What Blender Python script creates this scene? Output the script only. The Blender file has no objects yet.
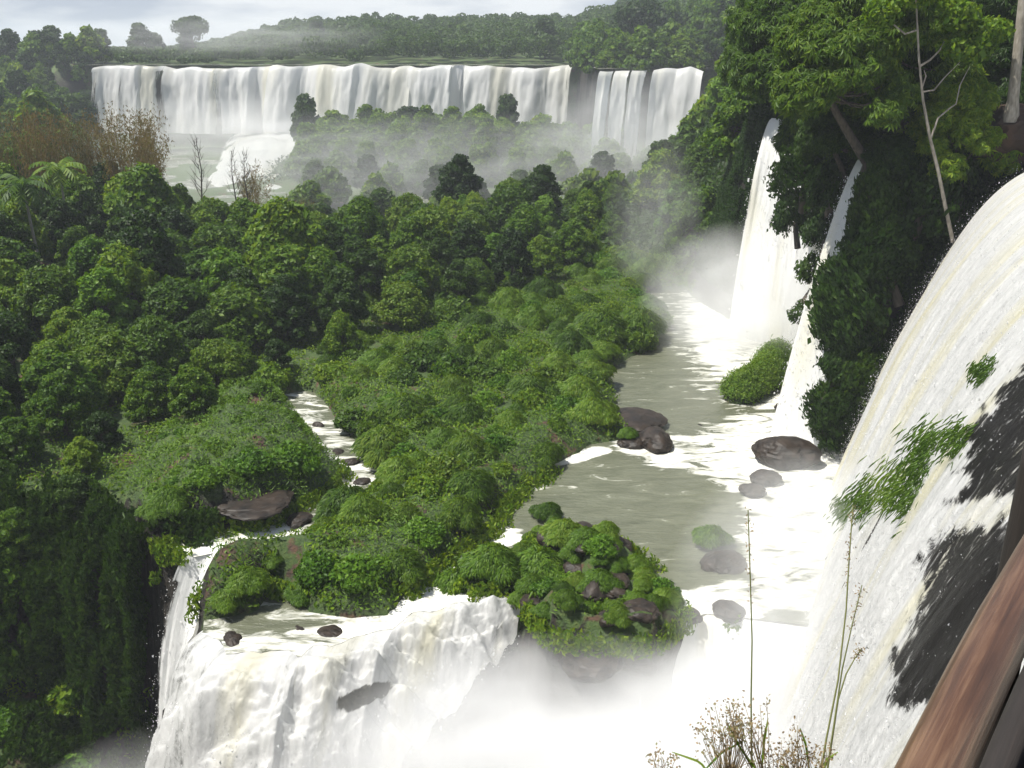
import bpy, math, random
import numpy as np
from mathutils import Vector, Matrix

# ------------------------------------------------------------------ camera, sky, sun, exposure
sc = bpy.context.scene
COL = sc.collection
CAMZ = 32.0
TH = math.radians(19.0)
FPX = 983.0
cam_d = bpy.data.cameras.new("camera"); cam = bpy.data.objects.new("camera", cam_d); COL.objects.link(cam)
cam.location = (0, 0, CAMZ)
cam.rotation_euler = (math.radians(90) - TH, 0, 0)
cam_d.sensor_width = 36.0
cam_d.lens = FPX * 36.0 / 1024.0
cam_d.clip_start = 0.05
cam_d.clip_end = 12000
sc.camera = cam

SUN_EL = math.radians(64)
SUN_AZ = math.radians(-104)          # from +Y towards +X
sun_dir = Vector((math.sin(SUN_AZ) * math.cos(SUN_EL), math.cos(SUN_AZ) * math.cos(SUN_EL), math.sin(SUN_EL)))
sd = bpy.data.lights.new("sun", 'SUN'); sd.energy = 5.0; sd.angle = math.radians(0.6); sd.color = (1.0, 0.96, 0.88)
so = bpy.data.objects.new("sun", sd); COL.objects.link(so)
so.rotation_euler = sun_dir.to_track_quat('Z', 'Y').to_euler()

w = bpy.data.worlds.new("World"); sc.world = w; w.use_nodes = True
nt = w.node_tree; nt.nodes.clear()
out = nt.nodes.new('ShaderNodeOutputWorld'); bg = nt.nodes.new('ShaderNodeBackground'); bg.inputs[1].default_value = 0.085
sky = nt.nodes.new('ShaderNodeTexSky'); sky.sky_type = 'NISHITA'; sky.sun_disc = False
sky.sun_elevation = SUN_EL; sky.sun_rotation = SUN_AZ; sky.air_density = 1.0; sky.dust_density = 2.0
tc = nt.nodes.new('ShaderNodeTexCoord'); mp = nt.nodes.new('ShaderNodeMapping'); mp.inputs['Scale'].default_value = (5.0, 5.0, 22.0)
cn = nt.nodes.new('ShaderNodeTexNoise'); cn.inputs['Scale'].default_value = 1.3; cn.inputs['Detail'].default_value = 8; cn.inputs['Roughness'].default_value = .55
cr = nt.nodes.new('ShaderNodeValToRGB')
cr.color_ramp.elements[0].position = .40; cr.color_ramp.elements[0].color = (3.4, 3.9, 4.9, 1)
cr.color_ramp.elements[1].position = .62; cr.color_ramp.elements[1].color = (7.4, 7.6, 7.9, 1)
cm = nt.nodes.new('ShaderNodeMix'); cm.data_type = 'RGBA'; cm.inputs[0].default_value = .86
nt.links.new(tc.outputs['Generated'], mp.inputs[0]); nt.links.new(mp.outputs[0], cn.inputs[0]); nt.links.new(cn.outputs[0], cr.inputs[0])
sx = nt.nodes.new('ShaderNodeSeparateXYZ'); nt.links.new(tc.outputs['Generated'], sx.inputs[0])
mr = nt.nodes.new('ShaderNodeMapRange'); mr.inputs[1].default_value = .10; mr.inputs[2].default_value = .6; mr.inputs[3].default_value = .9; mr.inputs[4].default_value = .22
nt.links.new(sx.outputs['Z'], mr.inputs[0]); nt.links.new(mr.outputs[0], cm.inputs[0])   # broken cloud overhead, solid cloud towards the horizon
nt.links.new(sky.outputs[0], cm.inputs[6]); nt.links.new(cr.outputs[0], cm.inputs[7])
nt.links.new(cm.outputs[2], bg.inputs[0]); nt.links.new(bg.outputs[0], out.inputs[0])

sc.view_settings.view_transform = 'Standard'; sc.view_settings.look = 'None'
sc.view_settings.exposure = 0.6; sc.view_settings.gamma = 1
sc.cycles.use_denoising = True
sc.cycles.max_bounces = 10; sc.cycles.diffuse_bounces = 3; sc.cycles.glossy_bounces = 2
sc.cycles.transmission_bounces = 3; sc.cycles.transparent_max_bounces = 12; sc.cycles.volume_bounces = 7
sc.cycles.volume_step_rate = 1.0; sc.cycles.volume_max_steps = 96
sc.cycles.caustics_reflective = False; sc.cycles.caustics_refractive = False
sc.cycles.sample_clamp_indirect = 4

rng = np.random.default_rng(7)
random.seed(5)

# ------------------------------------------------------------------ numeric helpers
def ray(px, py):
    u = (px - 512) / FPX; v = (384 - py) / FPX
    return np.array([u, math.cos(TH) + v * math.sin(TH), -math.sin(TH) + v * math.cos(TH)])
def at(px, py, z=0.0):
    d = ray(px, py); s = (z - CAMZ) / d[2]
    return (d[0] * s, d[1] * s)
def proj(x, y, z):
    dep = y * math.cos(TH) + (CAMZ - z) * math.sin(TH)
    up = (z - CAMZ) * math.cos(TH) + y * math.sin(TH)
    dep = np.where(np.abs(dep) < .01, .01, dep)
    return 512 + FPX * x / dep, 384 - FPX * up / dep
def sstep(a, b, x):
    t = np.clip((x - a) / (b - a), 0, 1); return t * t * (3 - 2 * t)
def h2(ix, iy, iz, seed):
    n = (ix * 374761393 + iy * 668265263 + iz * 2147483647 + seed * 1274126177) & 0xffffffff
    n = ((n ^ (n >> 13)) * 1103515245) & 0xffffffff
    n = ((n ^ (n >> 16)) * 2246822519) & 0xffffffff
    return ((n ^ (n >> 15)) & 0xffff) / 65535.0
def vnoise(x, y, z=None, seed=0):
    x = np.asarray(x, float); y = np.asarray(y, float)
    z = np.zeros_like(x) if z is None else np.asarray(z, float)
    xi = np.floor(x).astype(np.int64); yi = np.floor(y).astype(np.int64); zi = np.floor(z).astype(np.int64)
    fx = x - xi; fy = y - yi; fz = z - zi
    fx = fx * fx * (3 - 2 * fx); fy = fy * fy * (3 - 2 * fy); fz = fz * fz * (3 - 2 * fz)
    r = 0
    for a in (0, 1):
        for b in (0, 1):
            for c in (0, 1):
                wgt = (fx if a else 1 - fx) * (fy if b else 1 - fy) * (fz if c else 1 - fz)
                r = r + wgt * h2(xi + a, yi + b, zi + c, seed)
    return r
def fbm(x, y, z=None, seed=0, o=4):
    s = 0; a = .5; t = 0
    for k in range(o):
        zz = None if z is None else z * 2 ** k
        s = s + a * vnoise(x * 2 ** k, y * 2 ** k, zz, seed + k); t += a; a *= .5
    return s / t - .5
def sdf(poly, X, Y):
    """signed distance to polygon, positive inside"""
    P = np.array(poly, float); n = len(P)
    d = np.full(X.shape, 1e18); ins = np.zeros(X.shape, bool)
    for i in range(n):
        ax, ay = P[i]; bx, by = P[(i + 1) % n]
        ex, ey = bx - ax, by - ay
        t = np.clip(((X - ax) * ex + (Y - ay) * ey) / (ex * ex + ey * ey + 1e-12), 0, 1)
        d = np.minimum(d, (X - ax - t * ex) ** 2 + (Y - ay - t * ey) ** 2)
        c = ((ay > Y) != (by > Y)) & (X < ex * (Y - ay) / (ey if abs(ey) > 1e-9 else 1e-9) + ax)
        ins ^= c
    d = np.sqrt(d)
    return np.where(ins, d, -d)
def dline(pts, X, Y):
    d = np.full(np.shape(X), 1e18)
    for (ax, ay), (bx, by) in zip(pts[:-1], pts[1:]):
        ex, ey = bx - ax, by - ay
        t = np.clip(((X - ax) * ex + (Y - ay) * ey) / (ex * ex + ey * ey + 1e-12), 0, 1)
        d = np.minimum(d, (X - ax - t * ex) ** 2 + (Y - ay - t * ey) ** 2)
    return np.sqrt(d)

# ------------------------------------------------------------------ object helpers
def meta(o, label=None, cat=None, group=None, kind=None):
    if label: o['label'] = label
    if cat: o['category'] = cat
    if group: o['group'] = group
    if kind: o['kind'] = kind
    return o
def mesh_np(name, V, F, mat, smooth=False, attrs=None, uv=None):
    V = np.asarray(V, np.float32); F = np.asarray(F, np.int32)
    me = bpy.data.meshes.new(name)
    k = F.shape[1]
    me.vertices.add(len(V)); me.vertices.foreach_set('co', V.ravel())
    me.loops.add(F.size); me.loops.foreach_set('vertex_index', F.ravel())
    me.polygons.add(len(F)); me.polygons.foreach_set('loop_start', np.arange(0, F.size, k, dtype=np.int32))
    me.polygons.foreach_set('use_smooth', np.full(len(F), smooth))
    if uv is not None:
        l = me.uv_layers.new(name='UVMap'); l.data.foreach_set('uv', np.asarray(uv, np.float32)[F.ravel()].ravel())
    for nme, a in (attrs or {}).items():
        at_ = me.attributes.new(nme, 'FLOAT', 'POINT'); at_.data.foreach_set('value', np.asarray(a, np.float32).ravel())
    me.update(calc_edges=True); me.validate()
    if mat: me.materials.append(mat)
    return me
def link(name, me, parent=None, loc=None):
    o = bpy.data.objects.new(name, me); COL.objects.link(o)
    if parent: o.parent = parent
    if loc is not None: o.location = loc
    return o
def empty(name, loc=(0, 0, 0)):
    o = bpy.data.objects.new(name, None); COL.objects.link(o); o.location = loc; o.empty_display_size = .3
    return o
def copy_tree(o, parent=None):
    c = o.copy(); COL.objects.link(c); c.parent = parent
    for ch in list(o.children): copy_tree(ch, c)
    return c
def grid_faces(nu, nv):
    i = np.arange(nu - 1)[:, None] * nv + np.arange(nv - 1)[None, :]
    return np.stack([i, i + nv, i + nv + 1, i + 1], -1).reshape(-1, 4)
def tube(path, radii, seg=8):
    """tapered tube along points -> V, F(quads)"""
    P = np.array(path, float); R = np.array(radii, float); n = len(P)
    T = np.gradient(P, axis=0); T /= np.linalg.norm(T, axis=1)[:, None] + 1e-9
    ref = np.array([1., 0, 0]) if abs(T[0][0]) < .8 else np.array([0, 1., 0])
    A = np.cross(T, ref); A /= np.linalg.norm(A, axis=1)[:, None] + 1e-9
    B = np.cross(T, A)
    an = np.linspace(0, 2 * math.pi, seg, endpoint=False)
    V = (P[:, None] + R[:, None, None] * (A[:, None] * np.cos(an)[None, :, None] + B[:, None] * np.sin(an)[None, :, None])).reshape(-1, 3)
    F = []
    for i in range(n - 1):
        for j in range(seg):
            a = i * seg + j; b = i * seg + (j + 1) % seg
            F.append((a, b, b + seg, a + seg))
    return V, np.array(F)
def join(parts):
    Vs, Fs, o = [], [], 0
    for V, F in parts:
        Vs.append(V); Fs.append(np.asarray(F) + o); o += len(V)
    return np.concatenate(Vs), np.concatenate(Fs)
def leaves(C, N, L, W, droop=0.0, r=rng):
    """one folded diamond leaf (or leaf spray) per centre"""
    n = len(C)
    N = N / (np.linalg.norm(N, axis=1)[:, None] + 1e-9)
    q = r.normal(size=(n, 3)); T = q - (q * N).sum(1)[:, None] * N; T /= np.linalg.norm(T, axis=1)[:, None] + 1e-9
    T[:, 2] -= droop; T /= np.linalg.norm(T, axis=1)[:, None] + 1e-9
    B = np.cross(N, T)
    L = np.broadcast_to(L, (n,))[:, None]; W = np.broadcast_to(W, (n,))[:, None]
    p0 = C - T * L * .5; p2 = C + T * L * .5 - N * L * .10
    p1 = C + B * W * .5 - T * L * .08; p3 = C - B * W * .5 - T * L * .08
    V = np.stack([p0, p1, p2, p3], 1).reshape(-1, 3)
    F = np.arange(4 * n).reshape(n, 4)
    return V, F

# ------------------------------------------------------------------ materials
def new_mat(name):
    m = bpy.data.materials.new(name); m.use_nodes = True; m.node_tree.nodes.clear()
    return m, m.node_tree
def N(nt, t, **kw):
    n = nt.nodes.new(t)
    for k, v in kw.items():
        if k.startswith('i_'):
            n.inputs[k[2:].replace('_', ' ')].default_value = v
        else: setattr(n, k, v)
    return n
def ramp(nt, stops):
    r = nt.nodes.new('ShaderNodeValToRGB'); e = r.color_ramp.elements
    e[0].position, e[0].color = stops[0][0], (*stops[0][1], 1)
    e[1].position, e[1].color = stops[-1][0], (*stops[-1][1], 1)
    for p, c in stops[1:-1]:
        x = e.new(p); x.color = (*c, 1)
    return r
def mixc(nt, fac, a, b):
    m = nt.nodes.new('ShaderNodeMix'); m.data_type = 'RGBA'
    for s, v in ((0, fac), (6, a), (7, b)):
        if hasattr(v, 'is_linked'): nt.links.new(v, m.inputs[s])
        else: m.inputs[s].default_value = v if s == 0 else (*v, 1)
    return m.outputs[2]
def math_n(nt, op, a, b=0.0, clamp=False):
    m = nt.nodes.new('ShaderNodeMath'); m.operation = op; m.use_clamp = clamp
    for s, v in ((0, a), (1, b)):
        if hasattr(v, 'is_linked'): nt.links.new(v, m.inputs[s])
        else: m.inputs[s].default_value = v
    return m.outputs[0]

def leaf_mat(name, cols, gloss=.2, trans=.35, scale=.35):
    m, nt = new_mat(name)
    oi = N(nt, 'ShaderNodeObjectInfo'); geo = N(nt, 'ShaderNodeNewGeometry')
    no = N(nt, 'ShaderNodeTexNoise', i_Scale=scale, i_Detail=2.0)
    nt.links.new(geo.outputs['Position'], no.inputs['Vector'])
    a = math_n(nt, 'MULTIPLY', oi.outputs['Random'], .42)
    b = math_n(nt, 'MULTIPLY', geo.outputs['Random Per Island'], .52)
    c = math_n(nt, 'MULTIPLY', no.outputs[0], .40)
    s = math_n(nt, 'ADD', math_n(nt, 'ADD', a, b), c)
    s = math_n(nt, 'SUBTRACT', s, .14, True)
    r = ramp(nt, [(i / (len(cols) - 1), c_) for i, c_ in enumerate(cols)])
    nt.links.new(s, r.inputs[0])
    di = N(nt, 'ShaderNodeBsdfPrincipled'); di.inputs['Roughness'].default_value = .5
    di.inputs['Specular IOR Level'].default_value = gloss
    tr = N(nt, 'ShaderNodeBsdfTranslucent')
    hs = N(nt, 'ShaderNodeHueSaturation'); hs.inputs['Hue'].default_value = .485; hs.inputs['Value'].default_value = 1.5; hs.inputs['Saturation'].default_value = 1.1
    nt.links.new(r.outputs[0], di.inputs['Base Color']); nt.links.new(r.outputs[0], hs.inputs['Color']); nt.links.new(hs.outputs[0], tr.inputs[0])
    mx = N(nt, 'ShaderNodeMixShader'); mx.inputs[0].default_value = trans
    o = N(nt, 'ShaderNodeOutputMaterial')
    nt.links.new(di.outputs[0], mx.inputs[1]); nt.links.new(tr.outputs[0], mx.inputs[2]); nt.links.new(mx.outputs[0], o.inputs[0])
    return m
M_leaf = leaf_mat('leaf_green', [(.012, .038, .003), (.040, .098, .005), (.095, .172, .008), (.190, .262, .018)])
M_leaf_dark = leaf_mat('leaf_dark', [(.006, .018, .003), (.014, .038, .004), (.032, .070, .007), (.062, .112, .011)])  # dark-leaved trees; on the cliffs the shade is put into this leaf colour
M_leaf_olive = leaf_mat('leaf_olive', [(.014, .038, .005), (.036, .082, .007), (.075, .140, .010), (.140, .200, .018)])
M_leaf_bright = leaf_mat('leaf_bright', [(.020, .058, .006), (.048, .120, .008), (.090, .185, .013), (.150, .250, .025)])
M_grass = leaf_mat('grass_blades', [(.026, .062, .006), (.058, .125, .009), (.105, .190, .015), (.180, .250, .030)], gloss=.25)
M_bamboo = leaf_mat('dry_bamboo', [(.05, .07, .018), (.11, .095, .028), (.18, .13, .045), (.12, .14, .04)], gloss=.1)
M_dry = leaf_mat('dry_seedhead', [(.12, .09, .05), (.22, .17, .09), (.30, .22, .12), (.20, .22, .10)], gloss=.1)

def bark_mat(name, c1, c2, sc_=3.0):
    m, nt = new_mat(name)
    tcn = N(nt, 'ShaderNodeTexCoord'); mp_ = N(nt, 'ShaderNodeMapping'); mp_.inputs['Scale'].default_value = (sc_, sc_, sc_ * .3)
    no = N(nt, 'ShaderNodeTexNoise', i_Scale=2.0, i_Detail=6.0)
    r = ramp(nt, [(.3, c1), (.7, c2)]); p = N(nt, 'ShaderNodeBsdfPrincipled', i_Roughness=.85)
    bp = N(nt, 'ShaderNodeBump', i_Strength=.5, i_Distance=.05)
    o = N(nt, 'ShaderNodeOutputMaterial')
    for a, b in ((tcn.outputs['Object'], mp_.inputs[0]), (mp_.outputs[0], no.inputs[0]), (no.outputs[0], r.inputs[0]), (r.outputs[0], p.inputs['Base Color']),
                 (no.outputs[0], bp.inputs['Height']), (bp.outputs[0], p.inputs['Normal']), (p.outputs[0], o.inputs[0])): nt.links.new(a, b)
    return m
M_bark = bark_mat('bark_grey', (.03, .024, .018), (.11, .09, .07))
M_bark_pale = bark_mat('bark_pale', (.16, .14, .11), (.34, .31, .26))
M_rock = bark_mat('wet_basalt', (.006, .005, .004), (.034, .024, .017), 1.4)
M_rock.node_tree.nodes['Principled BSDF'].inputs['Specular IOR Level'].default_value = .3
M_rock.node_tree.nodes['Principled BSDF'].inputs['Roughness'].default_value = .55
M_rockred = bark_mat('red_basalt', (.016, .009, .006), (.070, .036, .021), 1.0)

def terrain_mat():
    m, nt = new_mat('ground')
    geo = N(nt, 'ShaderNodeNewGeometry'); sep = N(nt, 'ShaderNodeSeparateXYZ')
    n1 = N(nt, 'ShaderNodeTexNoise', i_Scale=.45, i_Detail=8.0, i_Roughness=.65)
    n2 = N(nt, 'ShaderNodeTexNoise', i_Scale=2.2, i_Detail=8.0, i_Roughness=.7)
    nt.links.new(geo.outputs['Position'], n1.inputs[0]); nt.links.new(geo.outputs['Position'], n2.inputs[0])
    nt.links.new(geo.outputs['Normal'], sep.inputs[0])
    gr = ramp(nt, [(.3, (.020, .042, .008)), (.5, (.045, .085, .014)), (.7, (.085, .115, .024))]); nt.links.new(n2.outputs[0], gr.inputs[0])
    soil = ramp(nt, [(.3, (.030, .017, .010)), (.7, (.120, .062, .034))]); nt.links.new(n2.outputs[0], soil.inputs[0])
    rock = ramp(nt, [(.30, (.004, .004, .003)), (.55, (.015, .011, .007)), (.75, (.045, .030, .019))]); nt.links.new(n2.outputs[0], rock.inputs[0])
    f1 = ramp(nt, [(.56, (0, 0, 0)), (.62, (1, 1, 1))]); nt.links.new(n1.outputs[0], f1.inputs[0])
    c1 = mixc(nt, f1.outputs[0], gr.outputs[0], soil.outputs[0])
    sl = math_n(nt, 'ADD', sep.outputs['Z'], math_n(nt, 'MULTIPLY', math_n(nt, 'SUBTRACT', n2.outputs[0], .5), .5))
    f2 = ramp(nt, [(.50, (1, 1, 1)), (.66, (0, 0, 0))]); nt.links.new(sl, f2.inputs[0])
    c2 = mixc(nt, f2.outputs[0], c1, rock.outputs[0])
    bp = N(nt, 'ShaderNodeBump', i_Strength=.9, i_Distance=.5); nt.links.new(n2.outputs[0], bp.inputs['Height'])
    p = N(nt, 'ShaderNodeBsdfPrincipled', i_Roughness=.75); o = N(nt, 'ShaderNodeOutputMaterial')
    nt.links.new(c2, p.inputs['Base Color']); nt.links.new(bp.outputs[0], p.inputs['Normal']); nt.links.new(p.outputs[0], o.inputs[0])
    return m
M_ground = terrain_mat()

def water_mat():
    m, nt = new_mat('river_water')
    geo = N(nt, 'ShaderNodeNewGeometry'); at_ = N(nt, 'ShaderNodeAttribute', attribute_name='foam')
    mp_ = N(nt, 'ShaderNodeMapping'); mp_.inputs['Rotation'].default_value = (0, 0, math.radians(25)); mp_.inputs['Scale'].default_value = (.55, 1.5, 1)
    nt.links.new(geo.outputs['Position'], mp_.inputs[0])
    n1 = N(nt, 'ShaderNodeTexNoise', i_Scale=.55, i_Detail=9.0, i_Roughness=.62, i_Distortion=.9)
    n2 = N(nt, 'ShaderNodeTexNoise', i_Scale=2.4, i_Detail=5.0, i_Roughness=.6, i_Distortion=.5)
    nt.links.new(mp_.outputs[0], n1.inputs[0]); nt.links.new(mp_.outputs[0], n2.inputs[0])
    s = math_n(nt, 'ADD', at_.outputs['Fac'], math_n(nt, 'MULTIPLY', math_n(nt, 'SUBTRACT', n1.outputs[0], .5), 2.5))
    f = ramp(nt, [(.42, (0, 0, 0)), (.60, (.55, .55, .55)), (.85, (1, 1, 1))]); nt.links.new(s, f.inputs[0])
    deep = ramp(nt, [(.3, (.085, .092, .060)), (.7, (.150, .158, .110))]); nt.links.new(n1.outputs[0], deep.inputs[0])
    foamc = ramp(nt, [(.32, (.40, .39, .32)), (.48, (.66, .66, .60)), (.64, (.78, .78, .76))]); nt.links.new(n2.outputs[0], foamc.inputs[0])
    col = mixc(nt, f.outputs[0], deep.outputs[0], foamc.outputs[0])
    rg = ramp(nt, [(0, (.2, .2, .2)), (.6, (.6, .6, .6))]); nt.links.new(f.outputs[0], rg.inputs[0])
    bp = N(nt, 'ShaderNodeBump', i_Strength=.55, i_Distance=.25); nt.links.new(math_n(nt, 'ADD', n2.outputs[0], math_n(nt, 'MULTIPLY', n1.outputs[0], 1.5)), bp.inputs['Height'])
    p = N(nt, 'ShaderNodeBsdfPrincipled'); o = N(nt, 'ShaderNodeOutputMaterial'); p.inputs['Specular IOR Level'].default_value = .5
    nt.links.new(col, p.inputs['Base Color']); nt.links.new(rg.outputs[0], p.inputs['Roughness']); nt.links.new(bp.outputs[0], p.inputs['Normal']); nt.links.new(p.outputs[0], o.inputs[0])
    return m
M_water = water_mat()

def fall_mat(name, lo=.66, mi=.84, su=1.0, sv=.12, grain=0.0, thr=.5, silt=.35, bump=.6, dist=.3, dark=(.02, .018, .016), opaque=False, trl=.3):
    """falling water: streaks run along v. 'cov' = how much water covers the rock (1 = solid white)"""
    m, nt = new_mat(name)
    uv = N(nt, 'ShaderNodeTexCoord'); mp_ = N(nt, 'ShaderNodeMapping'); mp_.inputs['Scale'].default_value = (su, sv, 1)
    nt.links.new(uv.outputs['UV'], mp_.inputs[0])
    n1 = N(nt, 'ShaderNodeTexNoise', i_Scale=1.0, i_Detail=8.0, i_Roughness=.6, i_Distortion=.25); nt.links.new(mp_.outputs[0], n1.inputs[0])
    mp2 = N(nt, 'ShaderNodeMapping'); mp2.inputs['Scale'].default_value = (su * .35, sv * .5, 1); nt.links.new(uv.outputs['UV'], mp2.inputs[0])
    n2 = N(nt, 'ShaderNodeTexNoise', i_Scale=1.0, i_Detail=4.0, i_Roughness=.5, i_Distortion=.4); nt.links.new(mp2.outputs[0], n2.inputs[0])
    geo = N(nt, 'ShaderNodeNewGeometry')
    mp3 = N(nt, 'ShaderNodeMapping'); mp3.inputs['Scale'].default_value = (2.6, 1.5, 1); nt.links.new(uv.outputs['UV'], mp3.inputs[0])
    n3 = N(nt, 'ShaderNodeTexNoise', i_Scale=1.0, i_Detail=6.0, i_Roughness=.78, i_Distortion=.6); nt.links.new(mp3.outputs[0], n3.inputs[0])
    val = math_n(nt, 'ADD', math_n(nt, 'MULTIPLY', n1.outputs[0], 1 - grain), math_n(nt, 'MULTIPLY', n3.outputs[0], grain))
    cov = N(nt, 'ShaderNodeAttribute', attribute_name='cov')
    a = math_n(nt, 'ADD', cov.outputs['Fac'], math_n(nt, 'MULTIPLY', math_n(nt, 'SUBTRACT', val, .5), 2.6))
    al = ramp(nt, [(.34, (0, 0, 0)), (.50, (.75, .75, .75)), (.62, (1, 1, 1))]); nt.links.new(a, al.inputs[0])
    white = ramp(nt, [(.30, (lo, lo * 1.01, lo)), (.45, (mi, mi * 1.01, mi)), (.66, (.88, .88, .87))]); nt.links.new(val, white.inputs[0])
    si = ramp(nt, [(.52, (0, 0, 0)), (.68, (silt, silt, silt))]); nt.links.new(n2.outputs[0], si.inputs[0])
    col = mixc(nt, si.outputs[0], white.outputs[0], (.72, .68, .46))
    bp = N(nt, 'ShaderNodeBump', i_Strength=bump, i_Distance=dist); nt.links.new(val, bp.inputs['Height'])
    p = N(nt, 'ShaderNodeBsdfPrincipled', i_Roughness=.35); nt.links.new(bp.outputs[0], p.inputs['Normal'])
    o = N(nt, 'ShaderNodeOutputMaterial')
    tr = N(nt, 'ShaderNodeBsdfTranslucent'); nt.links.new(col, tr.inputs[0])
    p.inputs['Specular IOR Level'].default_value = .25
    mx = N(nt, 'ShaderNodeMixShader'); mx.inputs[0].default_value = trl
    if opaque:
        col2 = mixc(nt, al.outputs[0], dark, col)
        nt.links.new(col2, p.inputs['Base Color']); nt.links.new(col2, tr.inputs[0])
        nt.links.new(p.outputs[0], mx.inputs[1]); nt.links.new(tr.outputs[0], mx.inputs[2]); nt.links.new(mx.outputs[0], o.inputs[0])
    else:
        nt.links.new(col, p.inputs['Base Color'])
        nt.links.new(p.outputs[0], mx.inputs[1]); nt.links.new(tr.outputs[0], mx.inputs[2])
        tp = N(nt, 'ShaderNodeBsdfTransparent'); m2 = N(nt, 'ShaderNodeMixShader')
        nt.links.new(al.outputs[0], m2.inputs[0]); nt.links.new(tp.outputs[0], m2.inputs[1]); nt.links.new(mx.outputs[0], m2.inputs[2]); nt.links.new(m2.outputs[0], o.inputs[0])
    return m
M_fall_near = fall_mat('plunging_water_close', lo=.40, mi=.68, su=.8, sv=.10, grain=.58, silt=.75, bump=.9, dist=.30, opaque=True, dark=(.012, .010, .010))
M_fall = fall_mat('plunging_water', su=.9, sv=.10, grain=.15, silt=.45, bump=.6, dist=.3)
M_casc = fall_mat('cascade_water', lo=.42, mi=.68, su=.85, sv=.12, grain=.36, silt=.55, bump=.55, dist=.4, opaque=True, trl=.4, dark=(.05, .05, .04))
M_fall_far = fall_mat('plunging_water_distant', su=.16, sv=.018, grain=.0, silt=.4, bump=.35, dist=1.0, trl=.55)
mS, ntS = new_mat('spray_drops'); pS = N(ntS, 'ShaderNodeMixShader'); pS.inputs[0].default_value = .5; pd_ = N(ntS, 'ShaderNodeBsdfDiffuse'); pt_ = N(ntS, 'ShaderNodeBsdfTranslucent'); pd_.inputs[0].default_value = pt_.inputs[0].default_value = (.93, .93, .93, 1); ntS.links.new(pd_.outputs[0], pS.inputs[1]); ntS.links.new(pt_.outputs[0], pS.inputs[2])
oS = N(ntS, 'ShaderNodeOutputMaterial'); ntS.links.new(pS.outputs[0], oS.inputs[0]); M_spray = mS

# ------------------------------------------------------------------ terrain
PLAT = [(-400, 130), (-120, 92), (-56.8, 72), (-38, 66.4), (-30.7, 66), (-26.5, 62.5), (-23, 59), (-21, 57.8), (-19.3, 58.6), (-17.3, 57.2), (-18.8, 53),
        (-18.2, 48.5), (-16.9, 46.2), (-15.7, 45.9), (-14.6, 45.1), (-12.8, 46.1), (-11.6, 46.0), (-10.2, 47.0), (-8.6, 46.9), (-7, 48.6), (-5.6, 49.3), (-4.3, 51.1), (-2.4, 51.2), (0.5, 52.4), (2.7, 48.4), (8, 48.0), (11.3, 51.0), (18, 49.5), (30, 52), (60, 76),
        (60, 205), (27, 203), (4, 192), (-14, 172), (-42, 158), (-60, 168), (-80, 190), (-110, 240), (-160, 300), (-400, 330)]
UPPER = [(90, 76.5), (39, 76.5), (27.5, 75.8), (25.8, 77.5), (29.5, 79.5), (29.8, 82.5), (28.6, 86), (30.0, 95), (34, 100), (36.5, 105), (31.5, 115), (27, 118),
         (24.5, 130), (24, 150), (28, 208), (47, 300), (78, 370), (80, 379), (31, 380), (28, 452), (-184, 454), (-215, 430), (-300, 470), (-500, 520), (-9000, 600), (-9000, 9000), (9000, 9000), (9000, 76.5)]
POOL = [(-0.9, 59.5), (-1, 63.5), (3.6, 73.5), (7, 77), (11, 78.5), (9.5, 85), (10.2, 97.4), (15, 104.5), (18.5, 112), (18, 131), (24, 134), (33, 122), (42, 104), (42, 76), (40, 46), (12, 46), (9.6, 50), (9.8, 55), (7, 59), (3, 60)]
STREAM = [(-20.5, 89), (-15.6, 78.5), (-11.2, 71), (-12.4, 66.4), (-16.2, 61.0), (-18.0, 59.2), (-20.5, 58)]
GAP = [(-0.3, 60.5), (-3.0, 56.5), (-5.5, 52), (-6.2, 48)]
GAP2 = [(0.6, 59.0), (1.2, 55.5), (0.0, 51.0)]
SHELF = [(-18.5, 50), (-16, 44.5), (-8, 45), (0.2, 51), (-2.9, 52.3), (-3.3, 56.0), (-4.6, 56.4), (-5.9, 52.6), (-7.2, 50.6), (-9.5, 50.3), (-12, 51.0), (-13.8, 53.3), (-14.8, 53.6), (-15.3, 51.0)]
LD = np.array([-24.0, -62.0]); LD /= np.linalg.norm(LD); LN = np.array([LD[1], -LD[0]])   # lip direction (towards camera) and outward normal
if LN[0] > 0: LN = -LN
LIP0 = np.array([38.0, 70.0])

# cascade in front of the ledge: top line and bottom line
CT = np.array([(-17.9, 49.2, -.12), (-15.3, 46.4, -.14), (-11, 47.3, -.12), (-8.3, 48.3, -.1), (-4.9, 51.6, -.1), (-1.5, 53.2, -.1), (0.9, 53.5, -.1)])
CB = np.array([(-23, 41, -25), (-19.5, 35.5, -24), (-14, 34.5, -20), (-10.5, 38, -14), (-8.0, 42.5, -8.5), (-4, 47.5, -4.5), (0.3, 51.6, -1.6)])
def _rough(P, n, a, seed):
    P = np.asarray(P, float); s_ = np.r_[0, np.cumsum(np.linalg.norm(np.diff(P, axis=0), axis=1))]; t_ = np.linspace(0, s_[-1], n)
    Q = np.stack([np.interp(t_, s_, P[:, k]) for k in range(P.shape[1])], 1)
    wgt = np.sin(np.linspace(0, math.pi, n)) ** .3
    Q[:, 0] += fbm(t_ * .6, t_ * 0 + 3, seed=seed) * a * wgt; Q[:, 1] += fbm(t_ * .7, t_ * 0 + 9, seed=seed + 1) * a * 1.6 * wgt
    return Q
CT = _rough(CT, 46, 1.7, 601); CT[:, 2] = -.02
PLATW = PLAT[:10] + [(-18.8, 53)] + [tuple(p[:2]) for p in CT] + [p for p in PLAT[PLAT.index((0.5, 52.4)) + 1:]]
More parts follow.
